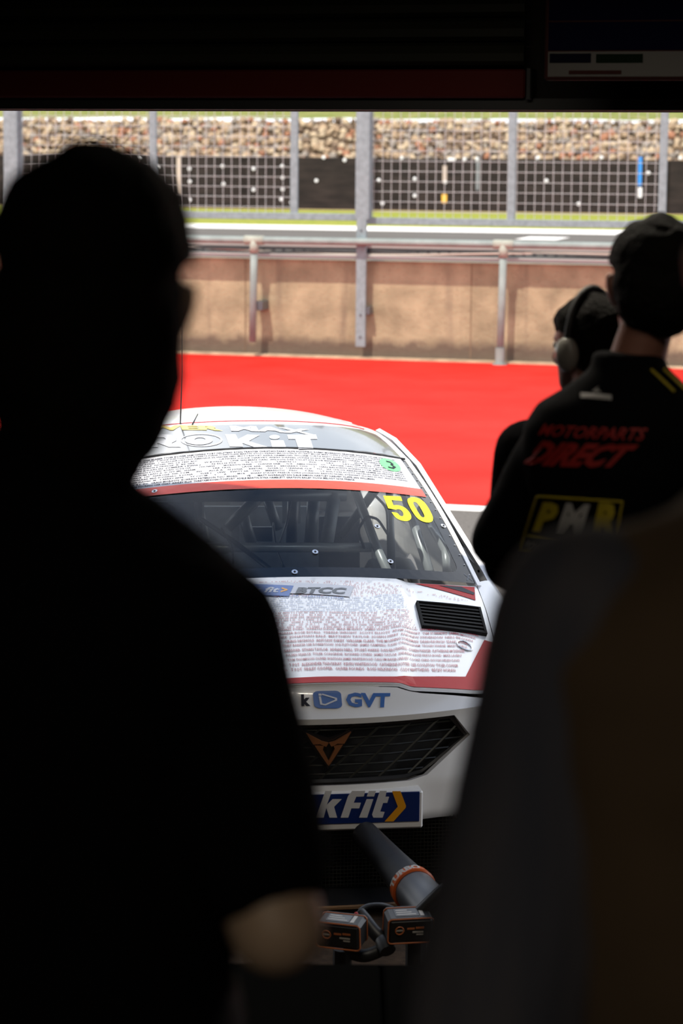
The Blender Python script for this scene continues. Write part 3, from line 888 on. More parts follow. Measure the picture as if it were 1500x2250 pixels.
# ------------------------------------------------------------------ the race car: u across (right in the picture), v from nose to tail, z up
CT = math.radians(8.0)
CO = np.array([-0.04, 7.75, 0.0])
CU = np.array([math.cos(CT), math.sin(CT), 0]); CV = np.array([-math.sin(CT), math.cos(CT), 0])
car = thing('race_car', 'white and red touring race car number 50 nosing up to the garage', 'car', tuple(CO), CT)
def cw(p):
    return CO + CU * p[0] + CV * p[1] + np.array([0, 0, p[2]])
def cl(px, py, v):
    rr = ray(px, py)
    t = ((CO - CAM) @ CV + v) / (rr @ CV)
    q = CAM + rr * t - CO
    return np.array([q @ CU, v, q[2]])
def inv(fn, px, py, a, b):
    """surface parameters under a picture point"""
    for _ in range(30):
        p = proj(cw(fn(a, b))); e = 1e-4
        ja = (proj(cw(fn(a + e, b))) - p) / e; jb = (proj(cw(fn(a, b + e))) - p) / e
        J = np.array([ja, jb]).T
        d = np.linalg.lstsq(J, np.array([px, py]) - p, rcond=None)[0]
        k = min(1.0, 0.3 / (np.abs(d).max() + 1e-9))
        a += d[0] * k; b += d[1] * k
    return (float(a), float(b))
def ip(x, xs, ys):
    return float(np.interp(x, xs, ys))
def Lat(u):
    a = abs(u)
    return 0.42 * a * a + 3.0 * max(0, a - 0.55) ** 2
def vf_(u): return 0.10 + Lat(u)
def crease(v): return ip(v, [0.1, 1.0, 1.5], [0.285, 0.455, 0.47])
def hz(u, v):
    c = ip(v, [0.0, 0.1, 0.2, 0.35, 0.5, 0.7, 0.9, 1.2, 1.5], [0.76, 0.79, 0.812, 0.842, 0.870, 0.905, 0.933, 0.970, 0.995])
    k = 0.29 - 0.13 * (v - 0.1) / 1.1
    a = abs(u)
    x = min(1, max(0, (crease(v) + 0.03 - a) / 0.06))
    return c - k * a * a + 0.014 * (x * x * (3 - 2 * x)) - 0.004
def hood(u, v): return (u, v, hz(u, v))
def hside(v): return ip(v, [0.1, 0.28, 0.5, 0.8, 1.1, 1.4], [0.60, 0.63, 0.69, 0.74, 0.77, 0.79])
def bz(u): return hz(u, vf_(u)) - 0.012
BVZ, BVV = [0.25, 0.30, 0.33, 0.45, 0.55, 0.66, 0.69, 0.70, 0.745, 0.78], [0.06, 0.035, 0.012, 0.0, 0.02, 0.034, 0.028, 0.040, 0.071, 0.095]
def bump(u, z): return (u, ip(z, BVZ, BVV) + Lat(u), z)
def ws(s, t):
    a = min(abs(s), 1.2)
    return (s * (0.785 - 0.16 * t), 1.20 + 0.80 * t + s * s * (0.18 + 0.02 * t) - 0.0, 0.975 + 0.41 * t - s * s * (0.072 + 0.008 * t) + 0.030 * math.sin(math.pi * min(1, max(0, t))) )
def roof(s, t):
    v = (2.0 + 0.2 * s * s) * (1 - t) + 3.7 * t
    a = abs(s)
    zc = 1.385 + 0.036 * math.sin(math.pi * min(1, max(0, t)))
    return (s * (0.625 - 0.02 * t), v, zc - 0.06 * s * s - 0.022 * a ** 8 - 0.02 * t * s * s)
def su(v, z):
    b = 0.86 - (z - 0.93) * 0.45 if z > 0.93 else ip(z, [0.2, 0.4, 0.6, 0.75, 0.93], [0.885, 0.91, 0.915, 0.90, 0.86])
    if v < 0.62: b -= 0.9 * (0.62 - v) ** 2
    if v > 3.7: b -= 0.35 * (v - 3.7) ** 2
    return b
def sideR(v, z): return (su(v, z), v, z)
def sideL(z, v): return (-su(v, z), v, z)
cm = lambda name, vf, m, parent=car, smooth=False, label=None: mk(name, vf, M[m], parent, None, smooth, label)

# bonnet
us = np.linspace(-0.62, 0.62, 33)
front = [(u, vf_(u)) for u in us]
rearv = [(s * 0.785, 1.20 + 0.18 * s * s - 0.012) for s in np.linspace(1, -1, 25)]
sr = [(hside(v), v) for v in np.linspace(vf_(0.62) + 0.06, 1.33, 9)]
sl_ = [(-a, b) for a, b in reversed(sr)]
hood_ol = front + sr + rearv + sl_
bonnet = cm('bonnet', panel(hood_ol, hood, step=0.018, thick=0.012), 'white', smooth='a')
def dc(name, poly_, fn, m, off=0.0024, parent=bonnet, step=0.04, **k):
    return cm(name, panel(poly_, fn, step=step, off=off, **k), m, parent)
A = inv(hood, 1022, 1488, 0.5, 0.2); B = inv(hood, 1066, 1408, 0.65, 0.6)
ins = 0.004
INR = [A] + [inv(hood, x_, 1487.5, 0.3, 0.2) for x_ in (985, 945, 905, 870, 830, 790, 750)]
fr2 = [(u, vf_(u) + ins) for u in np.linspace(-0.615, 0.615, 41)]
sr2 = [(hside(v) - ins, v) for v in np.linspace(vf_(0.62) + 0.07, B[1], 6)]
redpoly = fr2 + sr2 + [(B[0] - 0.005, B[1])] + INR + [(-a, b) for a, b in reversed(INR)] + [(-B[0] + 0.005, B[1])] + [(-a, b) for a, b in reversed(sr2)]
dc('red_border', redpoly, hood, 'red')
for s in (1, -1):
    q = [inv(hood, *p, 0.6, 1.1) for p in ((906, 1278), (1000, 1283), (1040, 1288), (1044, 1320))]
    q = [(s * a, min(b, 1.18 + 0.28 * a * a)) for a, b in q]
    dc('red_flash', q if s > 0 else q[::-1], hood, 'red')
    q2 = [inv(hood, *p, 0.6, 1.1) for p in ((960, 1284), (1012, 1290), (1042, 1304), (1040, 1309))]
    q2 = [(s * a, min(b, 1.17 + 0.28 * a * a)) for a, b in q2]
    dc('grey_flash', q2 if s > 0 else q2[::-1], hood, 'ink_dark', off=0.0036)
# printed rows bow with the bonnet so that they run parallel to its front edge
_dv = [inv(hood, x_, 1470 + 0.016 * (x_ - 712), 0.2, 0.3) for x_ in range(712, 1041, 12)]
DVU = [max(0.0, a) for a, b in _dv]; DVV = [b - _dv[0][1] for a, b in _dv]
def rowfn(u, v): return hood(u, v + ip(abs(u), DVU, DVV))
NAMES = ['JONATHAN BALE', 'MATTHEW TAYLOR', 'JOSEPH PERRY', 'ALEXANDER THACKRAY', 'KEVIN WHITEWOOD', 'FINLEY COOPER', 'OLIVER FOUNDS', 'ROSS WILKINSON', 'CODY MATTHEWS', 'ETHAN TAYLOR', 'ADRIAN NEILL', 'STUART HARRIS', 'TYLER CONGREVE', 'RICHARD LYNESS', 'JAMES TAYLOR', 'CRAIG NICHOLS', 'ANTONY DIKEY', 'LEE ROBERTSON', 'JOE FLETCHER', 'JAMES CAMPBELL']
ROWS = ['T POT  FINLEY COOPER   OLIVER FOUNDS   ROSS WILKINSON   CODY MATTHEWS   BECKY HORAN',
 'T POT  ALEXANDER THACKRAY  KEVIN WHITEWOOD  CATHERINE POTTER  LEE COULSTON  TYLER COHAM',
 'TOM THOMPSON OLIVER WATSON JAMIE WHITEWOOD CALLUM BAKER LINDSEY COOKE CHRIS GOUGH HELEN DAVIS',
 'JULIAN PEARCE  TYLER CONGREVE  RICHARD LYNESS  JAMES TAYLOR  ANDREW KATIE FREYA BOND  MIKE LAVERY',
 'GARDNER  ETHAN TAYLOR  ADRIAN NEILL  STUART HARRIS  DAN BROTHWELL  OWEN PARKER  KATHERINE MCKENZIE',
 'ONEY BARKER LEE ROBERTSON  JOE FLETCHER  JAMES CAMPBELL  DAVID CUNNINGHAM  TEGGIN WARNE  MIKEY DOBLE',
 'T  CRAIG NICHOLS  ANTONY DIKEY  WILLIAM CLARK  THE MOANING VOREMAN  DEAN FAUNCH  IZAAK MONEY',
 'KIPP  JONATHAN BALE  MATTHEW TAYLOR  JOSEPH PERRY  ANDREW STEVENSON  NEILL BROWN',
 'DRIANA ROSE ESTALL  TERESA WRIGHT  SCOTT ELLIOTT  ADAM HIBBERT  TIM SUMMERS  JAMIE MOORE',
 'MICHAEL FORD  GARETH DAVIS  MAX MURPHY  JAMES WATTS  DEAN HARROD  THOMAS BOWMAN  TYLER HAYES']
for k, py in enumerate([1474.5, 1464, 1453.5, 1443, 1432.5, 1422, 1412.5, 1403.5, 1395, 1387]):
    v0 = inv(rowfn, 760, py - 1.5, 0.1, 0.3)[1]; v1 = inv(rowfn, 760, py - 7.7 + 0.18 * k, 0.1, 0.3)[1]
    ul = inv(hood, 640 - 4 * k, py, -0.1, 0.3)[0]
    ur = inv(hood, 1000 + 5 * k, py, 0.5, 0.3)[0]
    nr('name_row', text_on(ROWS[k], rowfn, [(ul, v0), (ur, v0), (ur, v1), (ul, v1)], 0.0026, 0.026, res=1), 'ink_red', bonnet)
    left = '  '.join(random.sample(NAMES, 5))
    nr('name_row', text_on(left, rowfn, [(-ur, v0), (ul - 0.012, v0), (ul - 0.012, v1), (-ur, v1)], 0.0026, 0.026, res=1), 'ink_red', bonnet)
# the finer rows higher up the bonnet, too small to read
def fine_rows(y0, y1, dy, name, m, prob):
    V, Fc = [], []
    py = y0
    while py > y1:
        v0 = inv(rowfn, 760, py, 0.1, 0.6)[1]; v1 = inv(rowfn, 760, py - dy * 0.42, 0.1, 0.6)[1]
        lim = hside(v0) - 0.05 - 0.0
        u = -lim
        while u < lim:
            w = random.uniform(0.0022, 0.004)
            if random.random() < prob and not (abs(u) > 0.425 and 0.68 < v0 + ip(abs(u), DVU, DVV) < 1.12) and v0 + ip(abs(u), DVU, DVV) < 1.15:
                n_ = len(V)
                for a, b in ((u, v0), (u + w, v0), (u + w, v1), (u, v1)):
                    V.append(on(rowfn, a, b, 0.0026))
                Fc.append((n_, n_ + 1, n_ + 2, n_ + 3))
            u += w + random.uniform(0.0012, 0.0024)
        py -= dy
    o = cm(name, (V, Fc), m, bonnet)
    o['kind'] = 'stuff'
fine_rows(1379, 1345, 5.2, 'small_name_print', 'ink_red', 0.6)
fine_rows(1344, 1312, 4.2, 'small_name_print', 'ink_blue', 0.6)
fine_rows(1311, 1278, 3.2, 'small_name_print', 'ink_red', 0.35)
# series logo near the screen
def q4(fn, pts, g0):
    return [inv(fn, *p, *g0) for p in pts]
lg = q4(hood, [(478, 1311), (768, 1313), (777, 1290), (486, 1286)], (0, 1.0))
dc('logo_white', lg, hood, 'stripwhite', 0.0034)
lb = q4(hood, [(478, 1311), (634, 1312), (645, 1289), (486, 1286)], (0, 1.0))
dc('logo_blue', lb, hood, 'blue', 0.0042)
cm('logo_text', text_on('kwik', hood, q4(hood, [(500, 1304), (572, 1305), (576, 1292), (504, 1291)], (0, 1)), 0.005, 0.03, 0.2), 'stripwhite', bonnet)
cm('logo_text', text_on('fit', hood, q4(hood, [(580, 1304), (612, 1304), (616, 1293), (584, 1292)], (0, 1)), 0.005, 0.03, 0.2), 'stripwhite', bonnet)
cm('logo_chevron', text_on('>', hood, q4(hood, [(616, 1304), (630, 1304), (633, 1293), (619, 1293)], (0, 1)), 0.005, 0.04), 'orange', bonnet)
cm('logo_text', text_on('BTCC', hood, q4(hood, [(648, 1307), (758, 1308), (762, 1294), (652, 1293)], (0, 1)), 0.005, 0.05, 0.1), 'interior', bonnet)
cm('logo_text', text_on('BRITISH TOURING CAR CHAMPIONSHIP', hood, q4(hood, [(520, 1316), (755, 1318), (756, 1314), (521, 1312)], (0, 1)), 0.0034, 0.0, res=1), 'blue', bonnet)
# bonnet pin marks
c0 = inv(hood, 1020, 1420, 0.5, 0.5)
for s in (1, -1):
    ring = [on(hood, s * c0[0] + 0.028 * math.cos(t), c0[1] + 0.04 * math.sin(t), 0.003) for t in np.linspace(0, 2 * math.pi, 20)]
    cm('bonnet_pin', tube(ring, 0.003, 6), 'chrome', bonnet)
# bonnet outlet vents
for s in (1, -1):
    q = [(0.472, 0.995), (0.448, 0.715), (0.712, 0.79), (0.742, 1.075)]
    q = [(s * a, b) for a, b in q]
    if s > 0: q = q[::1]
    c = np.mean(q, axis=0)
    inner = [tuple(c + (np.array(p) - c) * 0.93) for p in q]
    vent = cm('bonnet_vent', panel(q[::-1] if s < 0 else q, hood, [inner], step=0.05, off=0.014, thick=0.016), 'ventblack', bonnet)
    cm('vent_floor', panel(inner, hood, step=0.08, off=0.004), 'blackm', vent)
    for k in range(7):
        f0, f1 = (k + 0.06) / 7, (k + 0.8) / 7
        P = lambda x, y: (np.array(inner[1]) * (1 - x) + np.array(inner[2]) * x) * (1 - y) + (np.array(inner[0]) * (1 - x) + np.array(inner[3]) * x) * y
        a, b, c2, d = P(0, f0), P(1, f0), P(1, f1), P(0, f1)
        V = [on(hood, *a, 0.0130), on(hood, *b, 0.0130), on(hood, *c2, 0.009), on(hood, *d, 0.009), on(hood, *a, 0.0110), on(hood, *b, 0.0110), on(hood, *c2, 0.007), on(hood, *d, 0.007)]
        cm('louvre', (V, list(BOXF)), 'ventblack', vent)
# bumper
g_r = [inv(bump, *p, 0.3, 0.6) for p in ((998, 1588), (1032, 1614), (938, 1702), (900, 1718))]
gt = inv(bump, 850, 1586, 0.2, 0.66)[1]; gb = inv(bump, 800, 1728, 0.1, 0.45)[1]
gr_ol = [(-0.30, gb), (0.20, gb), (g_r[3][0], g_r[3][1]), g_r[2], g_r[1], (g_r[0][0], gt)]
gr_ol = [(g_r[3][0], gb + 0.008), g_r[2], g_r[1], (g_r[0][0], gt), (-g_r[0][0], gt), (-g_r[1][0], g_r[1][1]), (-g_r[2][0], g_r[2][1]), (-g_r[3][0], gb + 0.008)]
ub = 0.86
zb_bot = lambda u: ip(abs(u), [0, 0.45, 0.55, 0.86], [0.308, 0.308, 0.26, 0.22])
bol = [(u, zb_bot(u)) for u in np.linspace(-ub, ub, 35)] + [(u, bz(min(0.62, abs(u))) - max(0, abs(u) - 0.62) * 0.18) for u in np.linspace(ub, -ub, 41)]
bumper = cm('front_bumper', panel(bol, bump, [gr_ol], step=0.02, thick=0.03), 'white', smooth='a')
# grille
gback = lambda u, z: (u, 0.09 + Lat(u), z)
cm('grille_backing', panel([(a * 1.03, (b - 0.56) * 1.05 + 0.56) for a, b in gr_ol], gback, step=0.1), 'blackm', bumper)
grille = cm('grille_frame', panel([(a * 1.005, (b - 0.56) * 1.01 + 0.56) for a, b in gr_ol], lambda u, z: (u, 0.045 + Lat(u), z), [[(a * 0.965, (b - 0.56) * 0.88 + 0.56) for a, b in gr_ol]], step=0.05, thick=0.02), 'black', bumper)
def clipseg(a, b, poly_):
    a, b = np.array(a, float), np.array(b, float)
    ts = [0, 1]
    for i in range(len(poly_)):
        p, q = np.array(poly_[i]), np.array(poly_[(i + 1) % len(poly_)])
        d, e = b - a, q - p
        den = d[0] * e[1] - d[1] * e[0]
        if abs(den) < 1e-12: continue
        w = p - a
        t = (w[0] * e[1] - w[1] * e[0]) / den; u_ = (w[0] * d[1] - w[1] * d[0]) / den
        if 0 <= t <= 1 and 0 <= u_ <= 1: ts.append(t)
    ts.sort()
    for i in range(len(ts) - 1):
        m = (ts[i] + ts[i + 1]) / 2
        if ts[i + 1] - ts[i] > 1e-3 and inpoly(*(a + (b - a) * m), poly_):
            yield a + (b - a) * ts[i], a + (b - a) * ts[i + 1]
gi = [(a * 0.975, (b - 0.56) * 0.92 + 0.56) for a, b in gr_ol]
def gbar(a, b, w=0.0042):
    P = [np.array((p[0], 0.052 + Lat(p[0]), p[1])) for p in [a + (b - a) * f for f in np.linspace(0, 1, 5)]]
    cm('grille_bar', tube(P, w, 4), 'bar', grille)
for z in np.linspace(gb + 0.035, gt - 0.025, 6):
    for a, b in clipseg((-0.8, z), (0.8, z), gi): gbar(a, b, 0.0035)
for x in np.arange(-0.8, 0.8, 0.105):
    sgn = 1 if x + 0.1 > 0 else -1
    for a, b in clipseg((x, gb - 0.02), (x + 0.30 , gt + 0.02), gi): gbar(a, b)
# badge
def bp(pt):
    x, y = pt
    return ((x - 280) / 3.41, (y - 1470 * 0 - 0) / 3.41)
up = [(282, 552), (330, 540), (450, 474), (398, 562), (345, 560), (300, 582)]
lo_ = [(318, 574), (388, 568), (335, 650), (282, 728), (280, 690), (325, 602)]
bc = inv(bump, 722, 1470 + 600 / 3.41, 0.0, 0.57)
V, Fc = [], []
for poly_ in (up, lo_):
    for s in (1, -1):
        pts = [(bc[0] + s * (x - 280) / 3.41 / 640, bc[1] - (y - 600) / 3.41 / 635) for x, y in poly_]
        n_ = len(V)
        for dv in (0.022, 0.034):
            V += [(a, dv + Lat(a), b) for a, b in pts]
        k = len(pts)
        Fc.append(tuple(n_ + i for i in range(k))); Fc.append(tuple(n_ + k + i for i in reversed(range(k))))
        Fc += [(n_ + i, n_ + (i + 1) % k, n_ + k + (i + 1) % k, n_ + k + i) for i in range(k)]
badge = cm('badge', (V, Fc), 'copper', grille, label='copper angular badge')
bkp = [(bc[0] + s_ * (x - 280) / 3.41 / 640 * 1.0, bc[1] - (y - 600) / 3.41 / 635) for s_, x, y in ((1, 482, 455), (1, 400, 590), (1, 280, 760), (-1, 400, 590), (-1, 482, 455), (1, 280, 520))]
cm('badge_backing', panel(bkp, lambda u, z: (u, 0.04 + Lat(u), z), step=0.05, thick=0.01), 'black', grille)
# maker strip on the bumper lip
ic = q4(bump, [(690, 1557), (752, 1557), (748, 1518), (686, 1519)], (0, 0.74))
def rrect(n=5, r=0.22):
    pts = []
    for cx, cy, a0 in ((1 - r, r, -90), (1 - r, 1 - r, 0), (r, 1 - r, 90), (r, r, 180)):
        for k in range(n + 1):
            t = math.radians(a0 + 90 * k / n)
            pts.append((cx + r * math.cos(t), cy + r * math.sin(t)))
    return pts
cm('logo_tile', print_on(poly2d(rrect()), bump, ic, 0.003), 'blue', bumper)
def stroke2d(pts, w, closed=False):
    V, Fc = [], []
    pts = [np.array(p, float) for p in pts]
    m = len(pts)
    for i in range(m if closed else m - 1):
        a, b = pts[i], pts[(i + 1) % m]
        d = (b - a) / np.linalg.norm(b - a); nn = np.array([-d[1], d[0]]) * w / 2
        k = len(V)
        V += [a - d * w * .3 - nn, b + d * w * .3 - nn, b + d * w * .3 + nn, a - d * w * .3 + nn]
        Fc.append((k, k + 1, k + 2, k + 3))
    return V, Fc
tri = stroke2d([(0.24, 0.66), (0.26, 0.24), (0.40, 0.20), (0.80, 0.46), (0.80, 0.56), (0.34, 0.80)], 0.075)
cm('logo_mark', print_on(tri, bump, ic, 0.0042, ((0, 0), (1, 1))), 'stripwhite', bumper)
cm('logo_mark', print_on(([(0.2, 0.72), (0.3, 0.72), (0.3, 0.84), (0.2, 0.84)], [(0, 1, 2, 3)]), bump, ic, 0.0042, ((0, 0), (1, 1))), 'stripwhite', bumper)
cm('logo_text', text_on('GVT', bump, q4(bump, [(761, 1554), (854, 1555), (857, 1523), (758, 1522)], (0.1, 0.74)), 0.003, 0.045), 'blue', bumper)
cm('logo_text', text_on('k', bump, q4(bump, [(662, 1552), (682, 1552), (681, 1526), (661, 1526)], (-0.05, 0.74)), 0.003, 0.06), 'ink_dark', bumper)
# name plate
pz0 = inv(bump, 850, 1808, 0.2, 0.35)[1]; pz1 = inv(bump, 850, 1733, 0.2, 0.43)[1]
plr = 0.318
pf = lambda u, z: (u, -0.028, z)
plate = cm('plate_holder', rbox(-plr + 0.012, plr + 0.012, -0.028, 0.09, pz0, pz1 + 0.002, 0.006), 'white', bumper)
def pq(x0, y0, x1, y1): return q4(pf, [(x0, y1), (x1, y1), (x1, y0), (x0, y0)], (0.1, 0.4))
u1 = inv(pf, 921, 1770, 0.3, 0.4)[0]; zc1 = inv(pf, 850, 1741, 0.2, 0.4)[1]; zc0 = inv(pf, 850, 1806, 0.2, 0.4)[1]
cm('plate_face', rbox(-plr + 0.02, u1, -0.032, -0.026, zc0, zc1, 0.001), 'navy', plate)
pf2 = lambda u, z: (u, -0.0325, z)
def glyph(strokes, x0, y0, sc, hgt):
    return strokes
def poly_print(name, polys, m, parent, org=(660, 1700), k=4.412):
    V, Fc = [], []
    for p in polys:
        n_ = len(V)
        for x, y in p:
            a = inv(pf2, org[0] + x / k, org[1] + y / k, 0.1, 0.4)
            V.append(on(pf2, a[0], a[1], 0.0015))
        Fc.append(tuple(range(n_, n_ + len(p))))
    return cm(name, (V, Fc), m, parent)
poly_print('plate_letters', [
    [(240, 165), (305, 165), (255, 300), (310, 245), (400, 245), (325, 320), (355, 425), (280, 425), (250, 330), (225, 425), (150, 425)],     # k
    [(500, 165), (628, 165), (612, 220), (540, 222), (515, 280), (585, 280), (568, 335), (492, 335), (462, 425), (388, 425), (460, 215)],   # F
    [(662, 165), (732, 165), (712, 220), (640, 220)], [(640, 245), (705, 245), (645, 425), (566, 425)],                                     # i
    [(768, 165), (835, 165), (822, 222), (858, 222), (840, 282), (800, 282), (772, 365), (815, 370), (795, 425), (705, 425), (692, 395)],   # t
    [(-560 + 520, 425), (-40 + 0, 165), (30, 165), (-20, 425)]], 'stripwhite', plate)
poly_print('plate_chevron', [[(886, 168), (968, 168), (1022, 310), (1018, 330), (900, 462), (814, 462), (942, 318)]], 'orange', plate)
# headlights
for s in (1, -1):
    q = [(s * 0.56, 0.60), (s * 0.62, 0.575), (s * 0.84, 0.62), (s * 0.84, 0.685), (s * 0.70, 0.665), (s * 0.57, 0.655)]
    if s < 0: q = q[::-1]
    hl = cm('headlight', panel(q, bump, step=0.04, off=0.006, thick=0.02), 'frit', bumper)
    cm('light_strip', panel([(a, b) for a, b in ((s * 0.58, 0.64), (s * 0.82, 0.665), (s * 0.82, 0.672), (s * 0.58, 0.648))][::s], bump, step=0.05, off=0.008), 'chrome', hl)
# intake and splitter
cm('intake_cavity', join(box(-0.62, 0.62, 0.26, 0.28, 0.05, 0.32), box(-0.63, -0.61, 0.05, 0.28, 0.05, 0.32), box(0.61, 0.63, 0.05, 0.28, 0.05, 0.32)), 'blackm', bumper)
wv = []
for u in np.arange(-0.6, 0.6, 0.013): wv.append(box(u - 0.0011, u + 0.0011, 0.115, 0.118, 0.06, 0.31))
for z in np.arange(0.07, 0.31, 0.013): wv.append(box(-0.6, 0.6, 0.114, 0.117, z - 0.0011, z + 0.0011))
im = cm('intake_mesh', join(*wv), 'bar', bumper); im['kind'] = 'stuff'
spl = [(u, -0.06 + 0.32 * u * u) for u in np.linspace(-0.88, 0.88, 25)] + [(0.88, 0.5), (-0.88, 0.5)]
flat = lambda u, v: (u, v, 0.05)
splitter = cm('splitter', panel(spl, flat, step=0.15, thick=0.018), 'carbon')
cm('splitter_edge', tube([(u, -0.064 + 0.32 * u * u, 0.043) for u in np.linspace(-0.86, 0.86, 25)], 0.008, 6), 'wood', splitter)
# front wings, side panels
def wing(s):
    def fn(a, t):
        v = 0.36 + (1.42 - 0.36) * t
        p0 = np.array([hside(v) + 0.004, v, hz(hside(v), v) - 0.003])
        zt = ip(v, [0.36, 0.9, 1.42], [0.70, 0.80, 0.90])
        p1 = np.array([su(v, zt), v, zt])
        mid = (p0 + p1) / 2 + np.array([0.02, 0, 0.018])
        q = p0 * (1 - a) ** 2 + 2 * mid * a * (1 - a) + p1 * a * a
        return (s * q[0], q[1], q[2])
    return grid(fn if s > 0 else (lambda a, t: fn(1 - a, t)), 5, 16)
ztop_ = lambda v: ip(v, [0.36, 0.9, 1.42, 1.6, 4.25], [0.70, 0.80, 0.90, 0.93, 0.95])
def arch(vc, r):
    return [(vc + r * math.cos(t), 0.30 + r * math.sin(t)) for t in np.linspace(math.pi + 0.3, -0.3, 15)]
low = [(0.42, 0.22)] + arch(0.93, 0.345) + arch(3.60, 0.345) + [(4.3, 0.25)]
top = [(v, ztop_(v)) for v in np.linspace(4.3, 0.42, 30)]
for s in (1, -1):
    cm('front_wing', wing(s), 'white', smooth=True)
    ol = low + top
    if s > 0: body = cm('body_side', panel(ol, sideR, step=0.09, thick=0.01), 'white')
    else: body = cm('body_side', panel([(z, v) for v, z in ol], sideL, step=0.09, thick=0.01), 'white')
    w1 = [(1.66, 0.945), (2.30, 1.25), (2.74, 1.285), (2.74, 0.945)]
    w2 = [(2.82, 0.945), (2.82, 1.285), (3.25, 1.26), (3.62, 1.08), (3.62, 0.945)]
    fo_ = [(1.42, 0.905), (2.22, 1.285), (2.75, 1.335), (3.3, 1.315), (3.9, 1.10), (4.25, 0.95), (1.6, 0.932)]
    if s > 0:
        cm('window_frame', panel(fo_, sideR, [w1, w2], step=0.08, thick=0.02), 'white', body)
        for w_ in (w1, w2): cm('side_window', panel(w_, sideR, step=0.12, off=-0.008), 'sideglass', body)
    else:
        sw = lambda L_: [(z, v) for v, z in L_]
        cm('window_frame', panel(sw(fo_), sideL, [sw(w1), sw(w2)], step=0.08, thick=0.02), 'white', body)
        for w_ in (w1, w2): cm('side_window', panel(sw(w_), sideL, step=0.12, off=-0.008), 'sideglass', body)
    cm('door_line', tube([(s * (su(v, z) + 0.001), v, z) for v, z in ((1.55, 0.93), (1.50, 0.6), (1.55, 0.25))], 0.003, 4), 'blackm', body)
    cm('red_sill', box(s * 0.86 - 0.03, s * 0.86 + 0.03, 1.3, 3.2, 0.12, 0.22), 'red', body)
    # pillar and cant rail
    path = [np.array(ws(s, t)) for t in np.linspace(-0.02, 1, 14)] + [np.array(roof(s, t)) for t in np.linspace(0.06, 1, 12)]
    rings = []
    for p in path:
        o_ = np.array([s, 0, 0])
        rings.append([p + o_ * 0.002 + (0, 0, 0.006), p + o_ * 0.022 + (0, 0.01, 0.0), p + o_ * 0.034 + (0, 0.02, -0.022), p + o_ * 0.03 + (0, 0.02, -0.045), p - o_ * 0.02 + (0, 0.02, -0.03)])
    cm('pillar_rail', loft(rings if s > 0 else [r_[::-1] for r_ in rings]), 'white')
    for t in np.linspace(0.05, 0.98, 15):
        p = on(ws, s * 0.985, t, 0.002)
        cm('rivet', ellipsoid(p, (0.004, 0.004, 0.004), 6, 4), 'chrome')
# windscreen
wsol = [(s, 0.0) for s in np.linspace(-1, 1, 17)] + [(s, 1.0) for s in np.linspace(1, -1, 17)]
screen = cm('windscreen', panel(wsol, ws, step=0.08), 'glass', smooth=True)
tb = inv(ws, 760, 1247, 0.1, 0.1)[1]
t_rb = inv(ws, 700, 1074.5, 0.3, 0.8)[1]; t_rt = inv(ws, 700, 1056.5, 0.3, 0.8)[1]
def rc(x0, x1, y0, y1, r, ry):
    out = []
    for cx, cy, a0 in ((x1 - r, y0 + ry, -90), (x1 - r, y1 - ry, 0), (x0 + r, y1 - ry, 90), (x0 + r, y0 + ry, 180)):
        for k in range(6):
            t = math.radians(a0 + 18 * k)
            out.append((cx + r * math.cos(t), cy + ry * math.sin(t)))
    return out
cm('screen_border', panel(wsol, ws, [rc(-0.935, 0.935, tb, t_rb + 0.03, 0.05, 0.06)], step=0.06, off=0.0012), 'frit', screen)
st = cm('sun_strip', panel([(s, t_rb) for s in np.linspace(-0.965, 0.965, 15)] + [(s, 0.995) for s in np.linspace(0.965, -0.965, 15)], ws, step=0.08, off=0.0026), 'stripwhite', screen)
cm('red_stripe', panel([(s, t_rb) for s in np.linspace(-0.97, 0.97, 15)] + [(s, t_rt) for s in np.linspace(0.97, -0.97, 15)], ws, step=0.08, off=0.0036), 'redstripe', st)
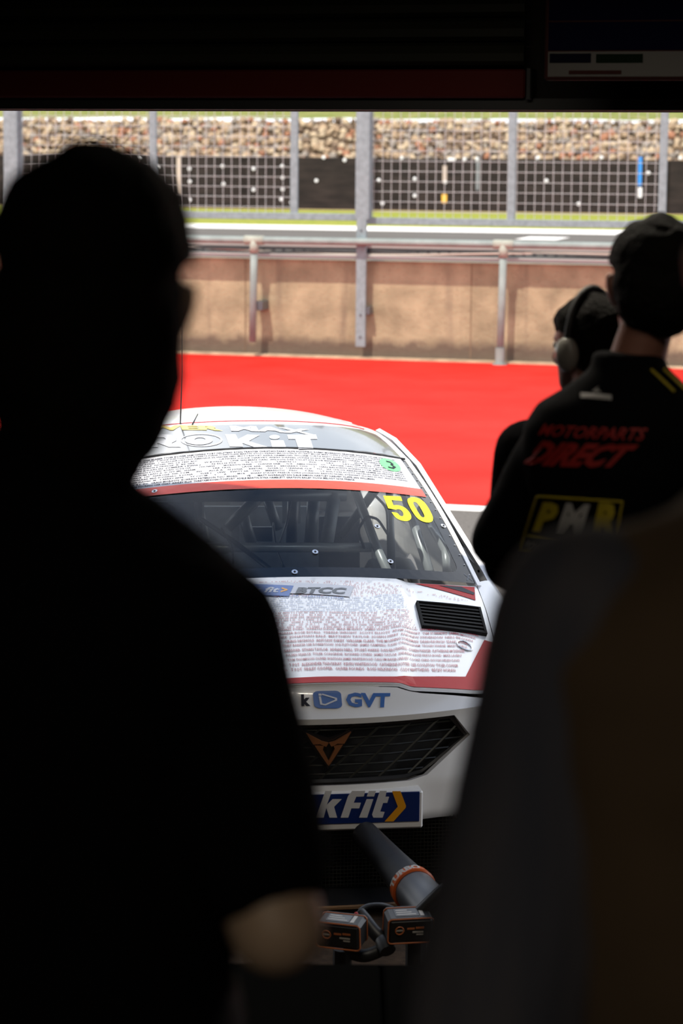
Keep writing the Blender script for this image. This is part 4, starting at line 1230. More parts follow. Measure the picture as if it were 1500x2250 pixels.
SROWS = ['D R  R  ANA BLABER TYLER BOWER SAM HARRIS TOBY HALSTEAD RYAN TRANTER CHRISTIAN PARRY ALFIE SCHOFIELD ROBBY MORRISON GRAHAM WILSON LOUISE STEVENSON',
 'FOX CHRIS GO   F EDDIE SHELTON PETE ROBERTS DIANE TUNNICLIFFE MARTIN GOLDS KEIRAN MACDONALD STUART MILLER MIKE CLIFFE JUSTIN WHITCHURCH ANDREW SIMPSON',
 'KENZIE AYRES   L ALASTAIR J FITCHY AMANDA SILVESTER SMC MOTORSPORT KEIRA HAMMOND WILLIAM CURTIS BRETT ROBY PREECE DAZ WEBB TOM SELBY LISA',
 'M    Y FLAS  NIGEL WI  LS TED RIC                 CAYDEN COOK HARVEY WEISS DANIEL JONES JOSHUA BRAMMALL HAZEL RICHARDSON AARO',
 'AYRES DINGLE PRINGE  R  RE GRE        W BONG       LINE GALMAN CARL WILSON DEE COLSTON ROB BENNETT BY       JACK BI      IAM HODGSON',
 'SDEN ROSALIN  JOMBER LEWIS J        N ELLIS PHI       N COO           LINDN LI          PHI        LEY       LETCHER PETE THOMPSON A',
 'W GIBSON DYLAN  RYAN  H DE HA        ITH NEW        MORISON FRASE      JOANNE SAM      N R    AMES FINCH    HT     RAYNER CARL HUGHES JOE MCDONALD TOM',
 'Y TATUM LEAH A  D IVY ML  SHAM              YAR TAYL         LACK SAR    IAN S    ERHARRY THO     J    HAN BALDWIN SHARN LUCK MIKE GOOD NEW',
 'JORDA  HD  NARCISE  ND TOM      PH      ALLA A    N JONA     KEETAL    NCER LI   UZANNE CLIF    TH    IES CHLOE ABRAHAM SAMM SILVESTER MATT',
 'Q WALKER MIA DONNAC  E JONA      TLER J     LEW    EWITT SA    ITH     MEREDITH    FINC      Y AD      LY SHILTON SCOTT NICKLIN ASH ROTERS HARRY',
 'LEWIS DAVIES  M   Y BERRY JEFFE      TY COUM      T       A          MCR     SHARP STACEY PREECE CHRIS JOHNSON ARSON NIGEL STEWART JILLIAN HUNT WAYNE HAYES',
 'FRAS  R L  DV   CRAIG MORISON  RUARIDH PATERSON TOU  FFORD         VE       MATT NORRINGTON DALE SIMON HARTLEY HARVEY CLIFFE IAN WILLMAN',
 'BRITISH TOURING CAR CHAT  ASHLEY ELLIS  THREYAMIGOSAUTOSPORT  ADELE MARTIN KYRA HAMBLETT GRAYSON BAILEY OLIVIA MELODY NICK PREECE']
sL = inv(ws, 285, 1040, -0.5, 0.85)[0]
ta = t_rt + 0.012; tz = 0.978
for k, s_ in enumerate(reversed(SROWS)):
    b0 = ta + (tz - ta) * k / len(SROWS); b1 = b0 + (tz - ta) / len(SROWS) * 0.70
    rr_ = 0.90 if k > 1 else (0.52 if k == 0 else 0.66)
    nr('name_row', text_on(s_, ws, [(sL, b0), (rr_, b0), (rr_, b1), (sL, b1)], 0.0040, 0.022, res=1), 'ink_dark', st)
    nr('name_row', text_on('  '.join(random.sample(NAMES, 2)), ws, [(-0.9, b0), (sL - 0.02, b0), (sL - 0.02, b1), (-0.9, b1)], 0.0040, 0.022, res=1), 'ink_red', st)
# green round sticker with a dark curled emblem
gc = inv(ws, 856, 1023, 0.8, 0.9)
circ = [(gc[0] + 0.073 * math.cos(t), gc[1] + 0.066 * math.sin(t)) for t in np.linspace(0, 2 * math.pi, 24, endpoint=False)]
gs = cm('round_sticker', panel(circ, ws, step=0.03, off=0.0042), 'green', st)
curl = [(-0.010, 0.030), (0.012, 0.026), (0.022, 0.010), (0.010, -0.004), (0.026, -0.022), (0.004, -0.040), (-0.022, -0.034)]
cm('emblem', print_on(stroke2d([(gc[0] + a, gc[1] + b) for a, b in curl], 0.016), lambda a, b: ws(a, b), [(gc[0] - 0.03, gc[1] - 0.045), (gc[0] + 0.035, gc[1] - 0.045), (gc[0] + 0.035, gc[1] + 0.04), (gc[0] - 0.03, gc[1] + 0.04)], 0.0052), 'ink_dark', gs)
# 50
def poly_px(name, polys, fn, m, parent, guess, off):
    V, Fc = [], []
    for p in polys:
        n_ = len(V)
        for x, y in p:
            a = inv(fn, x, y, *guess)
            V.append(on(fn, a[0], a[1], off))
        Fc.append(tuple(range(n_, n_ + len(p))))
    return cm(name, (V, Fc), m, parent)
c4 = lambda L_: [(680 + x / 3.846, 1060 + y / 3.846) for x, y in L_]
five = c4([(620, 115), (768, 122), (782, 160), (690, 152), (706, 196), (745, 194), (800, 212), (840, 250), (860, 290), (852, 318), (820, 332), (770, 325), (722, 300), (692, 255), (740, 258), (760, 286), (786, 292), (794, 270), (778, 240), (748, 226), (728, 234), (662, 222)])
zo = c4([(818, 148), (850, 128), (900, 130), (945, 150), (985, 190), (1020, 250), (1042, 300), (1038, 332), (1005, 344), (955, 336), (905, 305), (870, 255), (840, 205)])
zi = c4([(872, 170), (890, 166), (910, 180), (940, 225), (968, 280), (968, 298), (950, 300), (930, 280), (900, 230), (876, 190)])
def chaikin(L_, sharp=(), n=2):
    P = [(np.array(p, float), i in sharp) for i, p in enumerate(L_)]
    for _ in range(n):
        Q = []
        for i, (p, k) in enumerate(P):
            a, b = P[i - 1][0], P[(i + 1) % len(P)][0]
            if k: Q.append((p, True))
            else: Q += [(p * 0.75 + a * 0.25, False), (p * 0.75 + b * 0.25, False)]
        P = Q
    return [tuple(p) for p, k in P]
five = chaikin(five, (0, 1, 2, 3, 4, 13, 20, 21))
zo = chaikin(zo); zi = chaikin(zi)
def px2p(L_, fn, gss): return [inv(fn, x, y, *gss) for x, y in L_]
cm('race_number', panel(px2p(five, ws, (0.7, 0.7)), ws, step=0.08, off=0.0022), 'yellow', screen, label='yellow digit five')
cm('race_number', panel(px2p(zo, ws, (0.7, 0.7)), ws, [px2p(zi, ws, (0.7, 0.7))], step=0.08, off=0.0022), 'yellow', screen, label='yellow digit zero')
for (px, py) in ((647, 1258), (692, 1214), (857, 1235), (828, 1158), (404, 1182), (340, 1081), (973, 1157)):
    a = inv(ws, px, py, 0.2, 0.3)
    p = on(ws, *a, 0.001); nn = on(ws, *a, 1.0) - on(ws, *a, 0.0)
    sc_ = cm('screen_screw', tube([p, p + nn * 0.004], 0.0125, 12), 'chrome', screen)
    cm('screw_head', tube([p + nn * 0.004, p + nn * 0.006], 0.0045, 8), 'blackm', sc_)
# little star chips on the glass border
a = inv(ws, 1045, 1278, 0.9, 0.05)
cm('tape_cross', print_on(join(stroke2d([(0, 0), (1, 1)], 0.2), stroke2d([(0, 1), (1, 0)], 0.2)), ws, [(0.955, 0.012), (0.99, 0.012), (0.99, 0.06), (0.955, 0.06)], 0.002), 'interior', screen)
# roof skin
t_bw = inv(roof, 480, 935, -0.1, 0.3)[1]
rf = cm('roof', grid(lambda a, b: roof(-1 + 2 * a, b), 28, 24), 'white', smooth=True)
cm('roof_black_panel', panel([(s, 0.003) for s in np.linspace(-0.985, 0.985, 15)] + [(s, t_bw + 0.10 * s * s) for s in np.linspace(0.985, -0.985, 15)], roof, step=0.08, off=0.0015), 'black', rf, smooth=True)
cm('roof_seal', tube([on(ws, s, 1.0, 0.002) for s in np.linspace(-1, 1, 21)], 0.006, 6), 'blackm', rf)
def rq(x0, y0, x1, y1): return [inv(roof, x0, y1, -0.2, 0.1), inv(roof, x1, y1, 0.1, 0.1), inv(roof, x1, y0, 0.1, 0.25), inv(roof, x0, y0, -0.2, 0.25)]
c1 = lambda L_: [(270 + x / 3.659, 860 + y / 3.659) for x, y in L_]
R1 = c1([(150, 352), (380, 352), (430, 375), (428, 400), (390, 420), (470, 452), (370, 452), (290, 422), (275, 422), (280, 452), (180, 455)])
Rh = c1([(245, 375), (330, 375), (345, 388), (325, 400), (252, 400)])
K1 = c1([(822, 350), (905, 350), (925, 390), (1000, 352), (1100, 355), (1010, 405), (1175, 455), (1060, 455), (960, 420), (965, 450), (858, 448)])
i1 = c1([(1185, 398), (1290, 400), (1312, 460), (1200, 458)])
T1 = c1([(1320, 355), (1500, 352), (1550, 352), (1562, 388), (1505, 388), (1530, 465), (1410, 465), (1385, 388), (1330, 388)])
G = (-0.2, 0.1)
def rp(L_): return px2p(L_, roof, G)
cm('roof_letter', panel(rp(R1), roof, [rp(Rh)], step=0.08, off=0.003), 'stripwhite', rf)
for L_ in (K1, i1, T1): cm('roof_letter', panel(rp(L_), roof, step=0.08, off=0.003), 'stripwhite', rf)
def ellp(cx, cy, rx, ry, n=24): return c1([(cx + rx * math.cos(t), cy + ry * math.sin(t)) for t in np.linspace(0, 2 * math.pi, n, endpoint=False)])
cm('roof_letter', panel(rp(ellp(632, 396, 170, 52)), roof, [rp(ellp(628, 396, 158, 46))], step=0.06, off=0.003), 'stripwhite', rf)
cm('roof_letter', panel(rp(ellp(610, 397, 112, 36)), roof, [rp(ellp(620, 392, 45, 16))], step=0.06, off=0.003), 'stripwhite', rf)
cm('roof_letter', panel(rp(ellp(1218, 372, 42, 17, 14)), roof, step=0.06, off=0.003), 'stripwhite', rf)
cm('roof_text', text_on('WER', roof, q4(roof, [(316, 950), (490, 948), (486, 938), (310, 940)], (-0.3, 0.25)), 0.003, 0.05), 'gold', rf)
cm('roof_text', text_on('PO', roof, q4(roof, [(205, 952), (312, 950), (306, 940), (200, 942)], (-0.6, 0.25)), 0.003, 0.05), 'gold', rf)
cm('roof_text', text_on('MAX', roof, q4(roof, [(508, 948), (692, 957), (680, 945), (504, 937)], (0, 0.25)), 0.003, 0.05), 'stripwhite', rf)
cm('roof_red_line', tube([on(roof, s, t_bw + 0.07 + 0.08 * s * s, 0.001) for s in np.linspace(-0.9, 0.9, 21)], 0.0025, 4), 'red', rf)
pa = inv(roof, 396, 932, -0.3, 0.3)
p0 = np.array(roof(*pa))
ptop = cl(399, 700, p0[1] + 0.02)
cm('aerial', tube([p0, (p0 * 0.5 + ptop * 0.5) + (0.004, 0, 0), ptop], [0.0035, 0.0018, 0.0014], 6), 'blackm', rf)
pb_ = np.array(roof(*inv(roof, 422, 934, -0.3, 0.3)))
cm('aerial', tube([pb_, pb_ + (0.03, 0.05, 0.045)], [0.004, 0.002], 6), 'blackm', rf)
# tail
def hatch(s, t):
    return (s * (0.60 + 0.12 * t), 3.7 + 0.55 * t - 0.06 * s * s, 1.385 - 0.08 * s * s - 0.62 * t ** 1.25 * (1 - 0.1 * s * s))
hw_ = [(-0.82, 0.12), (0.82, 0.12), (0.88, 0.80), (-0.88, 0.80)]
hsq = [(-1, 0), (1, 0), (1, 1), (-1, 1)]
ht = cm('tailgate', panel(hsq, hatch, [hw_], step=0.1, thick=0.02), 'white')
cm('rear_window', panel(hw_, hatch, step=0.15, off=-0.006), 'sideglass', ht)
cm('rear_bumper', panel([(-0.8, 0.22), (0.8, 0.22), (0.8, 0.80), (-0.8, 0.80)], lambda u, z: (-u, 4.32 - 0.12 * u * u - 0.1 * (z - 0.5) ** 2, z), step=0.1, thick=0.03), 'white')
cm('rear_deck', box(-0.74, 0.74, 4.1, 4.26, 0.74, 0.78), 'white')
wg = cm('rear_wing', rbox(-0.79, 0.79, 4.15, 4.40, 1.08, 1.102, 0.006), 'carbon')
for s in (-1, 1):
    cm('wing_endplate', rbox(s * 0.80 - 0.008, s * 0.80 + 0.008, 4.08, 4.42, 1.00, 1.15, 0.004), 'red', wg)
    cm('wing_strut', rbox(s * 0.3 - 0.008, s * 0.3 + 0.008, 4.2, 4.28, 0.78, 1.08, 0.003), 'carbon', wg)
# wheels
for (wu, wv_) in ((0.80, 0.93), (-0.80, 0.93), (0.80, 3.60), (-0.80, 3.60)):
    s = 1 if wu > 0 else -1
    pr = [(-0.10, 0.24), (-0.115, 0.28), (-0.10, 0.305), (-0.05, 0.312), (0.05, 0.312), (0.10, 0.305), (0.115, 0.28), (0.10, 0.24)]
    rings = [[(wu + a, wv_ + r_ * math.cos(t), 0.312 + r_ * math.sin(t)) for a, r_ in pr] for t in np.linspace(0, 2 * math.pi, 33)]
    wh = cm('wheel', loft(rings, False), 'rubber', smooth=True)
    rp_ = [(-0.09, 0.24), (0.09, 0.245), (0.085, 0.22), (-0.085, 0.22)]
    rings = [[(wu + a, wv_ + r_ * math.cos(t), 0.312 + r_ * math.sin(t)) for a, r_ in rp_] for t in np.linspace(0, 2 * math.pi, 33)]
    cm('rim', loft(rings, False), 'rim', wh)
    for k in range(10):
        t = 2 * math.pi * k / 10
        cm('spoke', tube([(wu + s * 0.05, wv_ + 0.03 * math.cos(t), 0.312 + 0.03 * math.sin(t)), (wu + s * 0.075, wv_ + 0.225 * math.cos(t), 0.312 + 0.225 * math.sin(t))], [0.02, 0.012], 6), 'rim', wh)
    cm('hub', tube([(wu - s * 0.05, wv_, 0.312), (wu + s * 0.07, wv_, 0.312)], 0.045, 12), 'rim', wh)
# door mirrors
for s in (-1, 1):
    mr = cm('door_mirror', ellipsoid((s * 0.97, 1.62, 0.95), (0.09, 0.05, 0.055)), 'black', smooth=True)
    cm('mirror_arm', tube([(s * 0.85, 1.66, 0.91), (s * 0.93, 1.63, 0.93)], 0.014, 8), 'black', mr)
# cabin
cabin = cm('cabin_floor', join(box(-0.80, 0.80, 1.2, 4.15, 0.16, 0.20), box(-0.78, 0.78, 1.08, 1.12, 0.2, 0.78)), 'blackm')
def dash(a, b):
    u = -0.74 + 1.48 * a
    return (u, 1.42 + 0.42 * b - 0.0 * u * u, 0.80 + 0.03 * math.sin(b * 3) - 0.10 * b * b - 0.02 * u * u)
cm('dashboard', grid(dash, 14, 8), 'blackm', cabin)
def tb_(pts, r, m, nm='cage_tube'):
    return cm(nm, tube(pts, r, 10), m, cabin, smooth=True)
tb_([cl(780, 1075, 2.35), cl(824, 1195, 1.95), cl(851, 1256, 1.8)], 0.020, 'steel')
tb_([cl(880, 1060, 2.30), cl(901, 1125, 2.0), cl(944, 1258, 1.7)], 0.020, 'steel')
tb_([cl(925, 1118, 2.15), cl(979, 1211, 1.66), cl(982, 1258, 1.6)], 0.019, 'steel')
tb_([cl(300, 1206, 1.95), cl(480, 1203, 1.95), cl(815, 1203, 1.95)], 0.021, 'steel')
tb_([cl(575, 1086, 2.8), cl(500, 1160, 2.75)], 0.028, 'darksteel')
tb_([cl(530, 1120, 2.9), cl(553, 1195, 2.85)], 0.026, 'darksteel')
tb_([cl(583, 1086, 3.1), cl(610, 1162, 3.0)], 0.024, 'darksteel')
tb_([cl(644, 1086, 2.75), cl(640, 1200, 2.72)], 0.026, 'darksteel')
tb_([cl(690, 1086, 2.7), cl(682, 1200, 2.66)], 0.030, 'darksteel')
tb_([cl(735, 1086, 2.6), cl(716, 1205, 2.5)], 0.03, 'interior')
tb_([cl(260, 1090, 2.6), cl(760, 1088, 2.6)], 0.028, 'darksteel')
tb_([(-0.66, 2.6, 0.2), (-0.62, 2.6, 1.22), (0.62, 2.6, 1.22), (0.66, 2.6, 0.2)], 0.024, 'darksteel')
tb_([(-0.62, 2.6, 1.2), (-0.5, 3.8, 0.6)], 0.022, 'darksteel'); tb_([(0.62, 2.6, 1.2), (0.5, 3.8, 0.6)], 0.022, 'darksteel')
tb_([(0.66, 1.62, 0.62), (0.70, 2.6, 0.70)], 0.022, 'darksteel')
# rear bulkhead panels: dark sheet and plates, palest ones standing in for rear-window light
bq = [cl(430, 1113, 3.5), cl(700, 1113, 3.5), cl(700, 1300, 3.3), cl(430, 1300, 3.3)]
cm('rear_bulkhead', (bq + [q + np.array([0, 0.02, 0]) for q in bq], list(BOXF)), 'interior', cabin)
bq = [cl(700, 1135, 3.5), cl(790, 1135, 3.5), cl(790, 1300, 3.3), cl(700, 1300, 3.3)]
cm('rear_bulkhead', (bq + [q + np.array([0, 0.02, 0]) for q in bq], list(BOXF)), 'blackm', cabin)
bq = [cl(250, 1060, 3.45), cl(438, 1060, 3.45), cl(438, 1300, 3.3), cl(250, 1300, 3.3)]
cm('rear_bulkhead', (bq + [q + np.array([0, 0.02, 0]) for q in bq], list(BOXF)), 'blackm', cabin)
for (x0, y0, x1, y1, v, m_) in ((446, 1091, 505, 1110, 3.4, 'label'), (559, 1096, 586, 1112, 3.45, 'label'), (592, 1094, 620, 1110, 3.45, 'label'), (552, 1158, 598, 1190, 3.1, 'alu'), (508, 1156, 525, 1190, 3.1, 'interior'), (620, 1100, 660, 1150, 3.3, 'interior')):
    q = [cl(x0, y1, v), cl(x1, y1, v), cl(x1, y0, v), cl(x0, y0, v)]
    cm('plate_and_light_patch', (q + [a_ + np.array([0, 0.01, 0]) for a_ in q], list(BOXF)), m_, cabin)
# driver seat on the far side and its wheel
seat = cm('racing_seat', loft([ell_ring(-0.38, 2.35 + 0.10 * k, 0.30 + 0.09 * k, 0.24 - 0.012 * max(0, k - 4), 0.08, 16, 3) for k in range(9)]), 'blackm', cabin)
for s in (-1, 1):
    cm('head_wing', rbox(-0.38 + s * 0.17 - 0.02, -0.38 + s * 0.17 + 0.02, 2.95, 3.2, 0.88, 1.08, 0.01), 'blackm', seat)
sw_c = np.array([-0.38, 1.98, 0.78])
cm('steering_wheel', tube([sw_c + np.array([0.15 * math.cos(t), 0.05 * math.sin(t), 0.14 * math.sin(t)]) for t in np.linspace(0, 2 * math.pi, 25)], 0.014, 8), 'blackm', cabin)
def loom(pts, r=0.006):
    P = [cl(*p) for p in pts]
    out = []
    for i in range(len(P) - 1):
        for f in np.linspace(0, 1, 6, endpoint=False):
            a, b = P[i], P[i + 1]
            out.append(a + (b - a) * f)
    out.append(P[-1])
    for _ in range(3):
        out = [out[0]] + [(out[i - 1] + out[i] * 2 + out[i + 1]) / 4 for i in range(1, len(out) - 1)] + [out[-1]]
    cm('wiring_loom', tube(out, r, 6), 'cable', cabin, smooth=True)
loom([(440, 1140, 1.95), (500, 1180, 1.92), (560, 1225, 1.85), (600, 1256, 1.7)], 0.011)
loom([(485, 1160, 1.92), (510, 1200, 1.9), (512, 1240, 1.8)])
loom([(800, 1205, 1.93), (785, 1165, 1.9), (805, 1134, 1.9), (830, 1140, 1.92), (852, 1175, 1.9)])
loom([(640, 1090, 2.7), (630, 1150, 2.6), (612, 1200, 2.3)])
loom([(600, 1150, 2.4), (605, 1200, 2.1), (625, 1250, 1.8)])
loom([(820, 1085, 2.3), (850, 1115, 2.3), (852, 1170, 2.2)])

# ------------------------------------------------------------------ cooling blowers lying in front of the nose
def bl(px, py, Y): return at(px, py, Y)
def smooth_path(P, n=8):
    P = [np.asarray(p, float) for p in P]
    out = []
    for i in range(len(P) - 1):
        p0, p1, p2, p3 = P[max(i - 1, 0)], P[i], P[i + 1], P[min(i + 2, len(P) - 1)]
        for k in range(n):
            t = k / n
            out.append(0.5 * ((2 * p1) + (p2 - p0) * t + (2 * p0 - 5 * p1 + 4 * p2 - p3) * t * t + (3 * p1 - p0 - 3 * p2 + p3) * t ** 3))
    out.append(P[-1])
    return out
def battery(parent, base, c, yaw, pitch, name='battery_pack'):
    """pack 0.13 wide, 0.085 high; front face towards -y"""
    R = rotz(yaw) @ rotx(pitch)
    def q(vf): return xf(xf(vf, R), None, c)
    b = mk(name, q(rbox(-0.072, 0.072, -0.05, 0.05, -0.042, 0.042, 0.010)), M['battery'], parent, base)
    def ring(y, m):
        pts = []
        for cx, cz, a0 in ((0.06, -0.030, -90), (0.06, 0.030, 0), (-0.06, 0.030, 90), (-0.06, -0.030, 180)):
            for k in range(4):
                t = math.radians(a0 + 30 * k)
                pts.append((cx + 0.012 * math.cos(t), y, cz + 0.012 * math.sin(t)))
        pts.append(pts[0])
        mk('trim_line', q(tube(pts, 0.0026, 6)), M[m], b, base)
    ring(-0.048, 'trim_o'); ring(0.030, 'trim_o')
    mk('top_label', q(box(-0.045, 0.030, -0.030, 0.022, 0.042, 0.0435)), M['interior'], b, base)
    mk('label_bar', q(box(0.034, 0.046, -0.030, 0.022, 0.042, 0.0435)), M['label'], b, base)
    for k in range(3):
        mk('label_line', q(box(-0.040, 0.022 - 0.012 * k, -0.022 + 0.014 * k, -0.016 + 0.014 * k, 0.0435, 0.0442)), M['label'], b, base)
    circ_ = [(-0.036 + 0.013 * math.cos(t), -0.0512, 0.004 + 0.013 * math.sin(t)) for t in np.linspace(0, 2 * math.pi, 17)]
    mk('round_mark', q(tube(circ_, 0.0022, 5)), M['trim_o'], b, base)
    mk('mark_bar', q(box(-0.047, -0.025, -0.0515, -0.050, 0.0015, 0.0065)), M['label'], b, base)
    mk('front_print', q(join(box(-0.012, 0.012, -0.0515, -0.05, 0.006, 0.012), box(0.016, 0.042, -0.0515, -0.05, 0.008, 0.014))), M['trim_o'], b, base)
    mk('front_print', q(join(box(0.006, 0.04, -0.0515, -0.05, -0.006, -0.001), box(0.018, 0.04, -0.0515, -0.05, -0.014, -0.010))), M['label'], b, base)
    return b
bc1 = at(905, 1950, 7.30)
bro = thing('cooling_blower', 'dark cordless blower with orange nozzle ring pointed into the car front intake', 'blower', (bc1[0], bc1[1], 0.003))
bb_ = (bc1[0], bc1[1], 0.003)
T0, T1_, T2_ = at(800, 1832, 7.72), at(862, 1900, 7.52), at(908, 1953, 7.34)
dT = (T2_ - T1_) / np.linalg.norm(T2_ - T1_)
mk('nozzle_tube', tube([T0, (T0 + T1_) / 2, T1_, T2_ - dT * 0.025], [0.046, 0.050, 0.055, 0.066], 24), M['tubegrey'], bro, bb_, smooth='a')
rg = mk('nozzle_ring', tube([T2_ - dT * 0.030, T2_ - dT * 0.026, T2_ + dT * 0.008, T2_ + dT * 0.012], [0.066, 0.073, 0.076, 0.070], 32), M['orangering'], bro, bb_, smooth='a')
e1 = np.cross(dT, (0, 0, 1)); e1 /= np.linalg.norm(e1); e2 = np.cross(e1, dT)
def cyl(a, h):
    t = a
    return T2_ + dT * h + (e1 * math.cos(t) + e2 * math.sin(t)) * 0.0765
tocam = (CAM - T2_); ang0 = math.atan2(tocam @ e2, tocam @ e1)
mk('ring_letters', text_on('TURBO', lambda a, h: cyl(a, h), [(ang0 - 0.75, 0.004), (ang0 + 1.0, 0.004), (ang0 + 1.0, -0.024), (ang0 - 0.75, -0.024)], 0.001, 0.05, res=2), M['label'], rg, bb_)
mk('motor_housing', tube([T2_ + dT * 0.01, T2_ + dT * 0.05, T2_ + dT * 0.16, T2_ + dT * 0.24, T2_ + dT * 0.26], [0.068, 0.070, 0.074, 0.066, 0.03], 28), M['alu'], bro, bb_, smooth='a')
bpos = at(888, 2034, 7.05)
mk('grip', tube(smooth_path([T2_ + dT * 0.2 + np.array([0, 0, 0.05]), T2_ + dT * 0.16 + np.array([0.03, -0.10, 0.10]), bpos + np.array([0.04, 0.02, 0.03])]), 0.02, 12), M['battery'], bro, bb_, smooth=True)
battery(bro, bb_, at(895, 2030, 7.05), 0.18, 0.15)
# second tool: its grip, red switch and battery
b2 = at(755, 2045, 7.0)
bro2 = thing('cordless_blower', 'black cordless blower with red switch lying left of the orange ringed one', 'blower', (b2[0], b2[1], 0.003))
bb2 = (b2[0], b2[1], 0.003)
battery(bro2, bb2, at(752, 2044, 7.0), -0.30, 0.10)
gp = smooth_path([at(790, 2003, 7.12), at(803, 2022, 7.10), at(822, 2047, 7.08), at(842, 2068, 7.06)])
gr = mk('grip', tube(gp, list(np.interp(np.linspace(0, 1, len(gp)), [0, .3, .8, 1], [0.017, 0.021, 0.023, 0.018])), 14), M['tubegrey'], bro2, bb2, smooth=True)
mk('guard_strap', tube(smooth_path([at(790, 2002, 7.12), at(808, 1991, 7.14), at(838, 1989, 7.16), at(862, 1996, 7.18)]), 0.009, 8), M['tubegrey'], bro2, bb2, smooth=True)
mk('switch', ellipsoid(at(782, 2011, 7.08), (0.008, 0.006, 0.011)), M['redbutton'], gr, bb2, smooth=True)
mk('tool_body', tube([at(838, 2064, 7.06), at(846, 2076, 7.04), at(852, 2090, 7.02)], [0.022, 0.028, 0.026], 16), M['battery'], bro2, bb2, smooth='a')
hb0 = at(752, 2085, 7.04)
mk('stand_leg', tube([hb0, (hb0[0], hb0[1], 0.006)], 0.03, 10), M['battery'], bro2, bb2)
mk('link_arm', tube(smooth_path([hb0, at(800, 2100, 7.05), at(850, 2080, 7.06)]), 0.022, 10), M['battery'], bro2, bb2, smooth=True)
hb1 = at(915, 2066, 7.07)
mk('stand_leg', tube([hb1, (hb1[0], hb1[1], 0.006)], 0.035, 10), M['battery'], bro, bb_)

# ------------------------------------------------------------------ onlookers
from mathutils.bvhtree import BVHTree
def vox(name, pieces, size, it, m, parent, cloth=0.0, cs=9.0, seed=0.0, label=None, zs=1.0):
    V, Fc = join(*pieces)
    me = bpy.data.meshes.new('tmp'); me.from_pydata([tuple(v) for v in V], [], Fc); me.update()
    import bmesh as bm_
    b = bm_.new(); b.from_mesh(me); bm_.ops.recalc_face_normals(b, faces=b.faces); b.to_mesh(me); b.free()
    o = bpy.data.objects.new('tmp', me); COL.objects.link(o)
    md = o.modifiers.new('r', 'REMESH'); md.mode = 'VOXEL'; md.voxel_size = size
    if it:
        sm = o.modifiers.new('s', 'SMOOTH'); sm.factor = 0.5; sm.iterations = it
    dg = bpy.context.evaluated_depsgraph_get()
    me2 = bpy.data.meshes.new_from_object(o.evaluated_get(dg))
    bpy.data.objects.remove(o); bpy.data.meshes.remove(me)
    if cloth:
        n = len(me2.vertices)
        co = np.empty(n * 3); me2.vertices.foreach_get('co', co); co = co.reshape(-1, 3)
        no = np.array([v.normal[:] for v in me2.vertices])
        d = np.array([noise.noise(Vector((p[0] * cs + seed, p[1] * cs, p[2] * cs * zs))) + 0.5 * noise.noise(Vector((p[0] * cs * 2.3, p[1] * cs * 2.3 + seed, p[2] * cs * 2.3 * zs))) for p in co])
        co = co + no * (d * cloth)[:, None]
        me2.vertices.foreach_set('co', co.ravel()); me2.update()
    me2.polygons.foreach_set('use_smooth', [True] * len(me2.polygons))
    me2.name = name
    me2.materials.clear(); me2.materials.append(m)
    o = bpy.data.objects.new(name, me2)
    link(o, parent)
    if label: o['label'] = label
    return o
HEADR = [(0.0, 0.070, 0.018, 0.020), (0.015, 0.055, 0.036, 0.040), (0.04, 0.028, 0.052, 0.066), (0.075, 0.010, 0.062, 0.084), (0.11, 0.0, 0.070, 0.094), (0.15, -0.004, 0.0755, 0.098), (0.18, -0.006, 0.073, 0.094), (0.205, -0.008, 0.062, 0.080), (0.225, -0.008, 0.042, 0.056), (0.236, -0.008, 0.012, 0.018)]
def head_xf(vf, pos, turn, tilt, nod=0.0):
    R = roty(tilt) @ rotx(nod) @ rotz(turn)
    return xf(vf, R, pos)
def head_pieces(pos, turn, tilt, nod=0.0, k=1.0):
    P = [loft([ell_ring(0, cy * k, z * k, rx * k, ry * k, 24) for z, cy, rx, ry in HEADR])]
    P.append(capsule((0, 0.092 * k, 0.125 * k), (0, 0.113 * k, 0.085 * k), 0.009 * k, 0.013 * k))      # nose
    P.append(ellipsoid((0, 0.082 * k, 0.052 * k), (0.024 * k, 0.016 * k, 0.007 * k)))                  # lips
    P.append(ellipsoid((0, 0.080 * k, 0.045 * k), (0.022 * k, 0.016 * k, 0.007 * k)))
    P.append(ellipsoid((0, 0.078 * k, 0.134 * k), (0.052 * k, 0.018 * k, 0.008 * k)))                  # brow
    for s in (-1, 1):
        P.append(ellipsoid((s * 0.078 * k, -0.008 * k, 0.105 * k), (0.010 * k, 0.019 * k, 0.033 * k), R=roty(s * 0.3)))
        P.append(ellipsoid((s * 0.040 * k, 0.066 * k, 0.085 * k), (0.022 * k, 0.018 * k, 0.016 * k)))  # cheeks
    return [head_xf(p, pos, turn, tilt, nod) for p in P]
